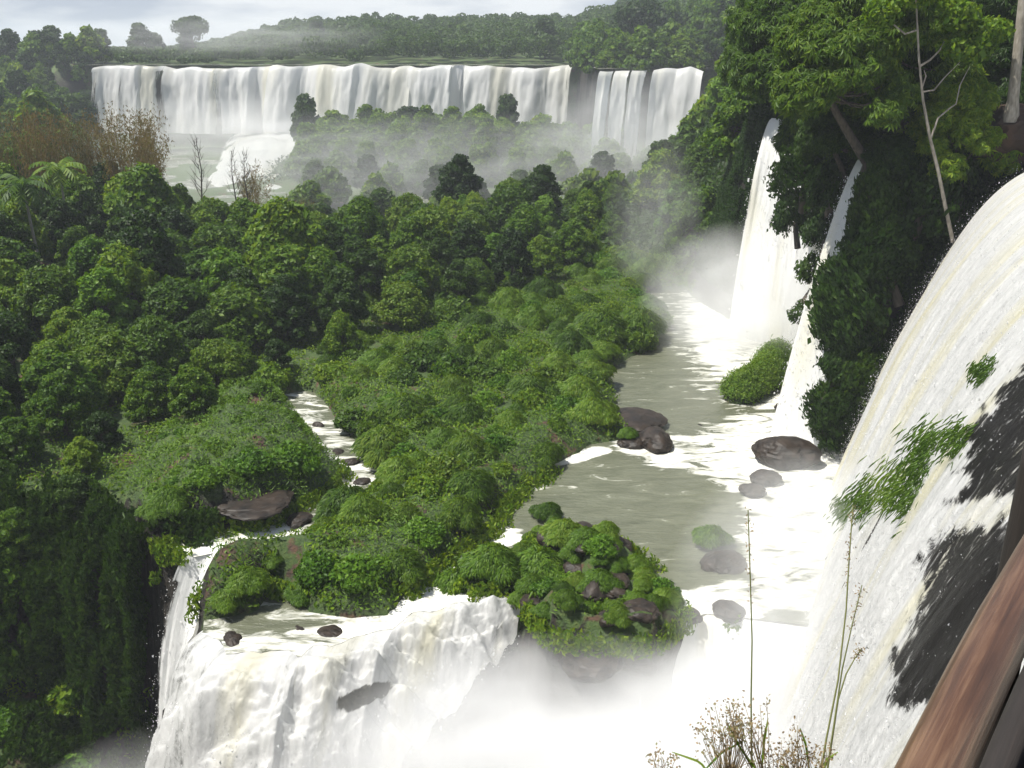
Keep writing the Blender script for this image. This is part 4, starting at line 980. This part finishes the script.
# bushes clinging to the right cliff (dark silhouettes in front of the narrow fall)
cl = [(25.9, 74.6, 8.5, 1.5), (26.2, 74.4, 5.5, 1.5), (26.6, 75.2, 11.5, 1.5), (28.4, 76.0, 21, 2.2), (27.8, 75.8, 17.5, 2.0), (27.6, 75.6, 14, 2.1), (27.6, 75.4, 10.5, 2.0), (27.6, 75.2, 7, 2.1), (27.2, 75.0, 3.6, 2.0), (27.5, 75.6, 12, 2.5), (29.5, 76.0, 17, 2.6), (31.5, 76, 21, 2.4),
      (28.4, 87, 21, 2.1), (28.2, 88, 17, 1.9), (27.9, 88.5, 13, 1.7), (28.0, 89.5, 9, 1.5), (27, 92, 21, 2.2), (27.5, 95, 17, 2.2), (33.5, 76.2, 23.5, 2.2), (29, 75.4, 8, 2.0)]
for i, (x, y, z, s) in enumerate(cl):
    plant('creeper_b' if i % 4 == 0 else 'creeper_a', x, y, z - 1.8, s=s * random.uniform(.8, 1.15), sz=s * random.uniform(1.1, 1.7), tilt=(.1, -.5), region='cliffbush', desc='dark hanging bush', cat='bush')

# ------------------------------------------------------------------ rocks
def rock_mesh(seed, mat=M_rock, flat_=.6):
    import bmesh
    bm = bmesh.new(); bmesh.ops.create_icosphere(bm, subdivisions=4, radius=1)
    co = np.array([v.co[:] for v in bm.verts]); n = fbm(co[:, 0] * 1.1 + seed * 3, co[:, 1] * 1.1, co[:, 2] * 1.1, seed=seed, o=5)
    fc = np.round(fbm(co[:, 0] * .9 + seed, co[:, 1] * .9, co[:, 2] * .9, seed=seed + 5, o=2) * 6) / 6
    co = co * (1 + n * .7 + fc * .5)[:, None]; co[:, 2] *= flat_
    for v, c in zip(bm.verts, co): v.co = c
    me = bpy.data.meshes.new('boulder'); bm.to_mesh(me); bm.free(); me.materials.append(mat)
    for p in me.polygons: p.use_smooth = False
    return me
RM = [rock_mesh(1), rock_mesh(2), rock_mesh(3, flat_=.75), rock_mesh(4, M_rockred)]
for px, py, s, k, z, lb in [
    (656, 440, 1.7, 2, .3, 'brown pyramid-shaped boulder standing in the pool'), (633, 443, 1.2, 0, .1, 'dark wet boulder under a grass tuft in the pool'),
    (635, 420, 2.6, 1, .5, 'dark flat-topped rock ledge at the pool edge'), (690, 420, 2.6, 1, -.5, 'half drowned grey rock in the foaming water'),
    (784, 452, 2.1, 2, .8, 'large dark wet boulder in the spray below the narrow fall'), (766, 478, 1.1, 0, .4, 'dark rounded boulder in front of the large wet one'), (752, 490, .9, 1, .3, 'small dark boulder left of the pair in the spray'),
    (783, 407, .8, 0, .2, 'small dark rock below the grassy ledge'), (755, 330, 1.0, 2, .8, 'dark rock at the foot of the tall waterfall'), (510, 470, 1.4, 3, .2, 'reddish rock on the brown bank'),
    (517, 480, 1.2, 1, .1, 'dark rock at the corner of the bank'), (606, 622, 1.5, 0, .2, 'black rock on the islet front'), (632, 588, 1.5, 1, .3, 'flat brown rock at the back of the islet'),
    (655, 600, .9, 3, .3, 'pointed reddish rock on the islet right end'), (590, 640, 1.8, 1, -1.2, 'big dark rock under the islet'), (640, 635, 1.5, 2, -1.2, 'dark dripping rock at the islet foot'),
    (722, 563, 1.5, 1, -.1, 'dark rock under the lone grass clump'), (348, 515, 1.9, 2, .0, 'dark boulder under the stream bush'), (370, 455, .7, 0, .1, 'small rock in the brown stream'), (352, 462, .6, 1, .1, 'low rock splitting the rapids'), (338, 452, .5, 0, .0, 'small dark rock in the middle of the rapids'), (318, 425, .5, 2, .0, 'small rock near the head of the rapids'), (362, 482, .6, 0, .0, 'dark rock at the bend of the brown stream'),
    (262, 634, .6, 1, -.3, 'small dark rock in the shelf water'), (232, 640, .8, 2, -.25, 'dark rock splitting the shelf water near the left lip'), (300, 628, .6, 1, -.25, 'small rock at the back of the shelf water'), (330, 632, .8, 0, -.2, 'rock below the bright shrub by the shelf'),
    (540, 600, 1.3, 0, .2, 'dark rock face under the big grassy boulder bush'), (608, 585, 1.0, 2, .9, 'brown rock between the islet tussocks'), (572, 615, 1.2, 1, .2, 'wet rock in the islet front middle'), (664, 606, .9, 2, .1, 'dark rock at the pool lip right of the islet'), (690, 615, .7, 0, .0, 'small dark rock on the pool lip in the spray'), (728, 612, 1.0, 1, .0, 'low dark rock on the pool lip nearest the great fall'), (432, 517, 1.2, 3, 1.4, 'red earth rock above the gap stream'), (300, 520, .9, 0, .1, 'rock at the top of the slim waterfall'), (285, 570, 1.1, 1, .4, 'brown rock on the outcrop'), (252, 502, 2.51, 1, 1.4, 'bare brown rock face under the grassy mound')]:
    x, y = at(px, py, max(z, 0)); o = link('boulder', RM[k]); o.location = (x, y, z); o.scale = (s * 1.15, s * .9, s * .8 if s < 2.5 else s * .3); o.rotation_euler = (0, 0, random.random() * 6.28)
    meta(o, lb, 'rock', 'boulders around the pool and streams')
# rubble and small tussocks that make up the islet
isl = poisson([at(500, 585), at(540, 528), at(585, 535), at(640, 575), at(672, 612), at(640, 640), at(560, 632), at(505, 612)], .95, 900, 43, lambda x, y: float(hT(x, y)) > -2.5)
nI = 0
for x, y in isl:
    q = random.random(); right = x > 4.2; z = max(float(hT(x, y)), 0.1)
    if q < (.34 if right else .12):
        o = link('boulder', RM[[0, 1, 2, 1][nI % 4]]); nI += 1; sc_ = random.uniform(.5, 1.05); o.location = (x, y, z + .05); o.scale = (sc_ * 1.2, sc_, sc_ * .9); o.rotation_euler = (random.uniform(-.3, .3), 0, random.random() * 6.28)
        o['category'] = 'rock'; REG.setdefault('isletrock', []).append((o, 'small dark wet rock'))
    elif q < .93:
        k = random.choice(['mop_a', 'mop_a', 'shrub_a', 'mop_b']); sc_ = random.uniform(.55, 1.1)
        plant(k, x, y, z - .2 * sc_ + (.35 if q > .7 else 0), s=sc_, sz=sc_ * random.uniform(.9, 1.2), region='islet', desc='bright tussock' if k == 'mop_a' else 'leafy shrub' if k == 'shrub_a' else 'olive tussock')
# grass tuft growing on the pool boulder
x, y = at(628, 436, .6); plant('mop_a', x, y, .5, s=.9, label='small grass tuft on the dark boulder in the pool', cat='grass')
# reddish rock ledge by the straight trunk
o = link('rock_ledge', RM[3]); o.location = (38.2, 74.6, 25.6); o.scale = (4.2, 2.4, 4.2); meta(o, 'reddish brown rock ledge under the straight pale trunk', 'rock')
# grass tufts on the face of the great fall
def on_fall(px, py):
    d2 = (proj(RX, RY, RZ)[0] - px) ** 2 + (proj(RX, RY, RZ)[1] - py) ** 2; k = np.unravel_index(np.argmin(d2), d2.shape); return float(RX[k]), float(RY[k]), float(RZ[k])
gts = [(870, 500, 1.0, 'wet grass tuft at the lower left of the great fall'), (900, 488, 1.2, 'largest wet grass tuft on the great fall'), (925, 470, .9, 'upper wet grass tuft on the great fall'),
       (935, 445, 1.0, 'grass patch above the largest wet tuft'), (850, 512, .8, 'small grass tuft nearest the pool on the great fall'), (965, 440, .8, 'grass tuft right beside the upper black rock'), (990, 372, .6, 'highest thin grass tuft on the great fall'), (912, 500, .9, 'grass tuft just above the spray on the great fall')]
for i, (px, py, s, lb) in enumerate(gts):
    x, y, z = on_fall(px, py); r = np.random.default_rng(900 + i); n = 420
    base = np.array([x, y, z]) + r.normal(0, 1, (n, 3)) * np.array([.5, .6, .5]) * s
    sl = np.array([-.35, .12, -.55]); T = sl + r.normal(0, .13, (n, 3)); T /= np.linalg.norm(T, axis=1)[:, None]
    up = np.array([-.35, -.35, .6]); base += up * .12
    ln = (.55 * s * (.5 + r.random(n)))[:, None]; sd_ = np.cross(T, up); sd_ /= np.linalg.norm(sd_, axis=1)[:, None]
    V = np.stack([base, base + sd_ * .035, base + T * ln * .6 + up * .05 + sd_ * .03, base + T * ln - up * .05], 1).reshape(-1, 3)
    meta(link('grass_tuft', mesh_np('grass_tuft', V, np.arange(4 * n).reshape(n, 4), M_grass)), lb, 'grass', 'grass tufts on the great fall')

# ------------------------------------------------------------------ foreground: walkway railing and bank plants
def wood_mat(name, c1, c2, c3, rough=.32):
    m, nt = new_mat(name)
    tcn = N(nt, 'ShaderNodeTexCoord'); mp_ = N(nt, 'ShaderNodeMapping'); mp_.inputs['Scale'].default_value = (50, 50, 1.8)
    no = N(nt, 'ShaderNodeTexNoise', i_Scale=1.3, i_Detail=8.0, i_Roughness=.65, i_Distortion=.5); n2 = N(nt, 'ShaderNodeTexNoise', i_Scale=2.2, i_Detail=4.0)
    r = ramp(nt, [(.30, c1), (.5, c2), (.72, c3)]); p = N(nt, 'ShaderNodeBsdfPrincipled', i_Roughness=rough); bp = N(nt, 'ShaderNodeBump', i_Strength=.35, i_Distance=.01)
    o = N(nt, 'ShaderNodeOutputMaterial'); mm = math_n(nt, 'ADD', math_n(nt, 'MULTIPLY', no.outputs[0], .6), math_n(nt, 'MULTIPLY', n2.outputs[0], .4))
    for a, b in ((tcn.outputs['Object'], mp_.inputs[0]), (mp_.outputs[0], no.inputs[0]), (tcn.outputs['Object'], n2.inputs[0]), (mm, r.inputs[0]), (r.outputs[0], p.inputs['Base Color']),
                 (no.outputs[0], bp.inputs['Height']), (bp.outputs[0], p.inputs['Normal']), (p.outputs[0], o.inputs[0])): nt.links.new(a, b)
    return m
M_wood = wood_mat('rail_wood', (.014, .007, .004), (.075, .036, .019), (.20, .12, .07))
M_wood_shade = wood_mat('shade_wood', (.006, .005, .004), (.016, .012, .010), (.03, .022, .018), .7)  # near-black wood: shade below and behind the handrail put into the colour
railing = empty('wooden_railing', (1.0, 1.7, 29.7)); meta(railing, 'round reddish brown log handrail with a post at the bottom right', 'railing')
def log_between(name, p, q, r0, parent, mat, seg=28, n=24, seed=0):
    p = Vector(p); q = Vector(q); L = (q - p).length
    t = np.linspace(0, L, n); P = np.stack([.006 * np.sin(t * 3.1 + seed), .005 * np.cos(t * 2.3), t], 1)
    V, F = tube(P, r0 * (1 + .05 * fbm(t * 2.5, t * 0 + seed, seed=seed) * 2), seg)
    # caps
    k = len(V); V = np.concatenate([V, [P[0], P[-1]]]); capf = [(k, (j + 1) % seg, j, j) for j in range(seg)]
    me = mesh_np(name, V, F, mat, True)
    import bmesh
    bm = bmesh.new(); bm.from_mesh(me); bm.verts.ensure_lookup_table()
    for j in range(seg):
        try:
            bm.faces.new((bm.verts[k], bm.verts[(j + 1) % seg], bm.verts[j])); bm.faces.new((bm.verts[k + 1], bm.verts[k - seg + j], bm.verts[k - seg + (j + 1) % seg]))
        except Exception: pass
    bm.to_mesh(me); bm.free()
    o = link(name, me, parent); o.rotation_mode = 'QUATERNION'; o.rotation_quaternion = (q - p).to_track_quat('Z', 'Y'); o.location = p - Vector(parent.location)
    return o
a_ = Vector((.650, 1.228, 30.96)); b_ = Vector((1.128, 1.864, 30.96)); dv = (b_ - a_).normalized()
log_between('handrail', a_ - dv * 1.6, a_ + dv * 3.2, .051, railing, M_wood, seed=2)
log_between('post', (1.335, 2.28, 29.3), (1.335, 2.28, 31.06), .05, railing, M_wood_shade, seed=5)
log_between('post', (-.42, -.12, 29.3), (-.42, -.12, 30.95), .05, railing, M_wood_shade, seed=6)
log_between('lower_rail', a_ - dv * 1.6 + Vector((.03, -.02, -.40)), a_ + dv * 3.2 + Vector((.03, -.02, -.40)), .045, railing, M_wood_shade, seed=7)
# walkway deck on the camera's side of the railing
import bmesh
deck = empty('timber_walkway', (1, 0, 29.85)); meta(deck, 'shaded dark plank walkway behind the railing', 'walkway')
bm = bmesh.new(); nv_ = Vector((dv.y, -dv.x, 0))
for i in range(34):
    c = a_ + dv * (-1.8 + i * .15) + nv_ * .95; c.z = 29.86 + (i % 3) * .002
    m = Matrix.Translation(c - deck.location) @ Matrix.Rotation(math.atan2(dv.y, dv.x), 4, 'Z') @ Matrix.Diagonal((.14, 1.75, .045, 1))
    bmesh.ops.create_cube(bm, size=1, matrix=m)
me = bpy.data.meshes.new('planks'); bm.to_mesh(me); bm.free(); me.materials.append(M_wood_shade); link('planks', me, deck)
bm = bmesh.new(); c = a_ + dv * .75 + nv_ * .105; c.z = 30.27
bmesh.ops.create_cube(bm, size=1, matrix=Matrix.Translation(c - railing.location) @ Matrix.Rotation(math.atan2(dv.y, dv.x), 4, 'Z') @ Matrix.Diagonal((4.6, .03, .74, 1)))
me = bpy.data.meshes.new('shade_board'); bm.to_mesh(me); bm.free(); me.materials.append(M_wood_shade); link('shade_board', me, railing)  # dark board added to stand for the shade below the rail

def px_pts(pts, depth):
    P = []
    for px, py in pts:
        d = ray(px, py); P.append(np.array([0, 0, CAMZ]) + d * depth)
    return np.array(P)
def stalk(name, pts, depth, r0, label, head=None, group='tall grass stalks on the bank'):
    P = px_pts(pts, depth); P = np.concatenate([P, [P[-1] + np.array([0, .02, -.45])]])
    V, F = tube(P, np.linspace(r0 * .5, r0, len(P)), 5); parts = [(V, F)]
    e = link(name, mesh_np(name, V, F, M_grassstalk, True)); meta(e, label, 'grass stalk', group)
    if head:
        r = np.random.default_rng(int(pts[0][0])); i0 = 0; n = 60
        C = P[0] + (P[1] - P[0]) * r.random((n, 1)) * head + r.normal(0, .006, (n, 3)); v, f = leaves(C, r.normal(size=C.shape), .009, .0035, .3, r)
        link('seed_head', mesh_np('seed_head', v, f, M_dry), e)
    return e
M_grassstalk = leaf_mat('stalk_green', [(.10, .12, .04), (.16, .19, .06), (.22, .24, .09), (.28, .28, .12)], gloss=.3)
stalk('grass_stalk', [(748, 510), (750, 570), (752, 640), (751, 700), (752, 790)], 2.3, .0026, 'tall thin straight grass stalk with seeds at bottom centre right', 1.6)
stalk('grass_stalk', [(853, 505), (849, 560), (846, 610), (838, 680), (826, 740), (818, 790)], 2.3, .0030, 'tall curved grass stalk left of the railing', 1.4)
stalk('grass_stalk', [(862, 585), (852, 625), (842, 670)], 2.6, .0025, 'short faint grass stalk leaning beside the tall curved one', 1.2)
stalk('grass_stalk', [(862, 648), (855, 658), (846, 674), (838, 700)], 2.5, .0025, 'drooping seed stalk right of the curved grass stalk', 1.0)
def blade(P, wd):
    P = np.array(P); T = np.gradient(P, axis=0); s = np.cross(T, [0, -.5, .8]); s /= np.linalg.norm(s, axis=1)[:, None]
    ww = wd * np.sin(np.linspace(.12, 1, len(P)) * math.pi * .93)[:, None]
    V = np.concatenate([P + s * ww, P - s * ww]); n = len(P)
    return V, np.array([(i, i + 1, n + i + 1, n + i) for i in range(n - 1)])
def weed(name, blades, cloud, depth, label, seed):
    e = empty(name, tuple(px_pts([cloud[0][:2]], depth)[0] + np.array([0, .05, -.5]))); meta(e, label, 'weed', 'weeds on the bank')
    off = -np.array(e.location)
    bl = []
    for pts in blades:
        P = px_pts(pts, depth); t = np.linspace(0, len(P) - 1, 12); P = np.stack([np.interp(t, range(len(P)), P[:, k]) for k in range(3)], 1)
        v, f = blade(P, .0028); bl.append((v + off, f))
    v, f = join(bl); link('leaf_blades', mesh_np('leaf_blades', v, f, M_grass, True), e)
    r = np.random.default_rng(seed); tw = []; C = []
    for (px, py, rr, n) in cloud:
        c = px_pts([(px, py)], depth)[0]; root = px_pts([(px + r.normal(0, 8), 800)], depth)[0]
        for i in range(n):
            e2 = c + r.normal(0, 1, 3) * rr * np.array([1, .6, .8]); m = (root + e2) / 2 + r.normal(0, .012, 3) + (c - root) * .15
            v, f = tube([root, m, e2], [.0014, .001, .0006], 3); tw.append((v + off, f))
            for q in range(8):
                C.append(e2 + off + r.normal(0, .009, 3))
    v, f = join(tw); link('twigs', mesh_np('twigs', v, f, M_dry), e)
    C = np.array(C); v, f = leaves(C, r.normal(size=C.shape), .0085, .005, .2, r); link('seed_heads', mesh_np('seed_heads', v, f, M_dry), e)
weed('seeding_weed', [[(726, 720), (738, 745), (760, 775), (775, 800)], [(672, 752), (700, 762), (722, 790)], [(768, 718), (764, 742), (760, 790)], [(742, 742), (722, 752), (700, 775)]],
     [(735, 728, .035, 34), (715, 735, .03, 20), (752, 722, .03, 22), (662, 762, .02, 14)], 2.2, 'feathery dry brown weed at the bottom edge below the straight stalk', 41)
weed('seeding_weed', [[(800, 728), (806, 745), (812, 790)], [(838, 752), (826, 760), (818, 790)], [(780, 765), (790, 775), (796, 800)]],
     [(795, 752, .028, 28), (818, 756, .02, 16), (778, 760, .02, 12)], 2.2, 'smaller pinkish dry weed beside the base of the curved stalk', 42)

# ------------------------------------------------------------------ haze and mist
def vol_mat(name, dens, col=(.985, .99, .995), noise=None, aniso=0.0):
    m, nt = new_mat(name); o = N(nt, 'ShaderNodeOutputMaterial'); v = N(nt, 'ShaderNodeVolumePrincipled')
    v.inputs['Color'].default_value = (*col, 1); v.inputs['Anisotropy'].default_value = aniso; v.inputs['Density'].default_value = dens
    if noise:
        tcn = N(nt, 'ShaderNodeTexCoord'); ln = N(nt, 'ShaderNodeVectorMath', operation='LENGTH'); nt.links.new(tcn.outputs['Object'], ln.inputs[0])
        fo = math_n(nt, 'SUBTRACT', 1.0, ln.outputs['Value'], True); fo = math_n(nt, 'POWER', fo, .9)
        mp_ = N(nt, 'ShaderNodeMapping'); mp_.inputs['Scale'].default_value = (noise, noise, noise); nt.links.new(tcn.outputs['Object'], mp_.inputs[0])
        no = N(nt, 'ShaderNodeTexNoise', i_Scale=1.0, i_Detail=3.0, i_Roughness=.55, i_Distortion=.4); nt.links.new(mp_.outputs[0], no.inputs[0])
        rr = ramp(nt, [(.36, (0, 0, 0)), (.70, (1, 1, 1))]); nt.links.new(no.outputs[0], rr.inputs[0])
        d = math_n(nt, 'MULTIPLY', math_n(nt, 'MULTIPLY', fo, math_n(nt, 'ADD', rr.outputs[0], .12)), dens); nt.links.new(d, v.inputs['Density'])
    nt.links.new(v.outputs[0], o.inputs['Volume'])
    return m
bm = bmesh.new(); bmesh.ops.create_cube(bm, size=1); me = bpy.data.meshes.new('haze'); bm.to_mesh(me); bm.free(); me.materials.append(vol_mat('haze_air', .00024, (.86, .92, 1.0)))
hz = link('haze', me); hz.scale = (6400, 4000, 130); hz.location = (0, 1800, 33); meta(hz, kind='stuff')
def mist(c, rad, dens, noise, label, rot=0):
    bm = bmesh.new(); bmesh.ops.create_icosphere(bm, subdivisions=3, radius=1.0); me = bpy.data.meshes.new('mist'); bm.to_mesh(me); bm.free(); me.materials.append(vol_mat('mist_air', dens, noise=noise))
    o = link('mist', me); o.location = c; o.scale = rad; o.rotation_euler = (0, 0, rot); meta(o, label, 'mist', kind='stuff')
mist((3, 43, -9), (20, 10, 11.5), .9, 2.2, 'thick white spray rising from the basin at bottom centre')
mist((18, 53, 0), (8.5, 15, 8), .20, 2.2, 'spray at the foot of the great fall over the pool', -.3)
mist((-8, 42, -9), (9, 7, 8), .22, 2.4, 'spray curling in front of the right side of the cascade')
mist((12, 44, -7), (11, 7, 9), .6, 2.2, 'billowing spray between the islet and the great fall')
mist((-45, 444, 0), (135, 14, 11), .05, 5.0, 'low mist hugging the feet of the far falls')
mist((14, 49, -2), (8, 5, 5), .35, 2.0, 'spray drifting over the pool edge beside the islet')
mist((26, 107, 4), (12, 14, 10), .24, 2.0, 'bright spray at the foot of the tall waterfall')
mist((19, 132, 9), (7, 10, 15), .05, 2.0, 'thin plume of spray drifting up before the wooded slope')
mist((-21, 47, -20), (12, 8, 14), .30, 2.0, 'spray in the gorge under the slim waterfall')
mist((-40, 300, -4), (130, 95, 18), .013, 6.0, 'bank of mist filling the gorge under the far falls')
mist((-125, 425, -2), (66, 26, 16), .05, 3.0, 'mist at the foot of the left far falls')
mist((36, 325, 2), (36, 50, 24), .026, 3.0, 'mist in the corner by the right-hand far falls')
mist((-125, 462, 36), (75, 22, 11), .03, 4.0, 'mist drifting above the left far falls')

# ------------------------------------------------------------------ labels for the many plants, region by region
ORD = ['first', 'second', 'third', 'fourth', 'fifth', 'sixth', 'seventh', 'eighth', 'ninth', 'tenth', 'eleventh', 'twelfth', 'thirteenth', 'fourteenth', 'fifteenth', 'sixteenth', 'seventeenth', 'eighteenth', 'nineteenth', 'twentieth']
names = {'forest': ('left forest', 'trees of the left forest'), 'scrub': ('plateau scrub', 'shrubs on the plateau'), 'mound': ('grassy mound', 'small plants on the grassy mound'), 'islet': ('pool islet', 'small plants on the pool islet'), 'isletrock': ('pool islet', 'small rocks on the pool islet'), 'gorgeside': ('gorge slope', 'small trees on the gorge slope'), 'gorge': ('dark gorge bottom', 'bushes at the gorge bottom'), 'knoll': ('knolls under far falls', 'trees on knolls under the far falls'),
         'misty': ('misty gorge wood', 'trees in the misty gorge'), 'hill': ('left hillside', 'trees on the left hillside'), 'slope': ('right hillside', 'trees on the right hillside'), 'corner': ('far cliff corner', 'trees at the far cliff corner'),
         'cliffbush': ('right cliff', 'bushes on the right cliff'), 'bamboo': ('left skyline', 'dry bamboo on the left skyline')}
for reg, lst in REG.items():
    place, grp = names[reg]
    lst = sorted(lst, key=lambda e: e[0].location.y)
    per = 11 if len(lst) > 30 else (len(lst) if len(lst) < 13 else 9)
    rows = [lst[i:i + per] for i in range(0, len(lst), per)]
    for ri, row in enumerate(rows):
        row.sort(key=lambda e: float(proj(e[0].location.x, e[0].location.y, e[0].location.z)[0]))
        for ci, (o, d) in enumerate(row):
            rown = '' if len(rows) == 1 else (', nearest row of the ' if ri == 0 else ', farthest row of the ' if ri == len(rows) - 1 else f', {ORD[ri]} row back, ')
            o['label'] = f"{d}, {ORD[ci]} from the left" + (rown or ' on the ') + place
            o['group'] = grp
print('counts', {k: len(v) for k, v in REG.items()}, 'objects', len(bpy.data.objects))
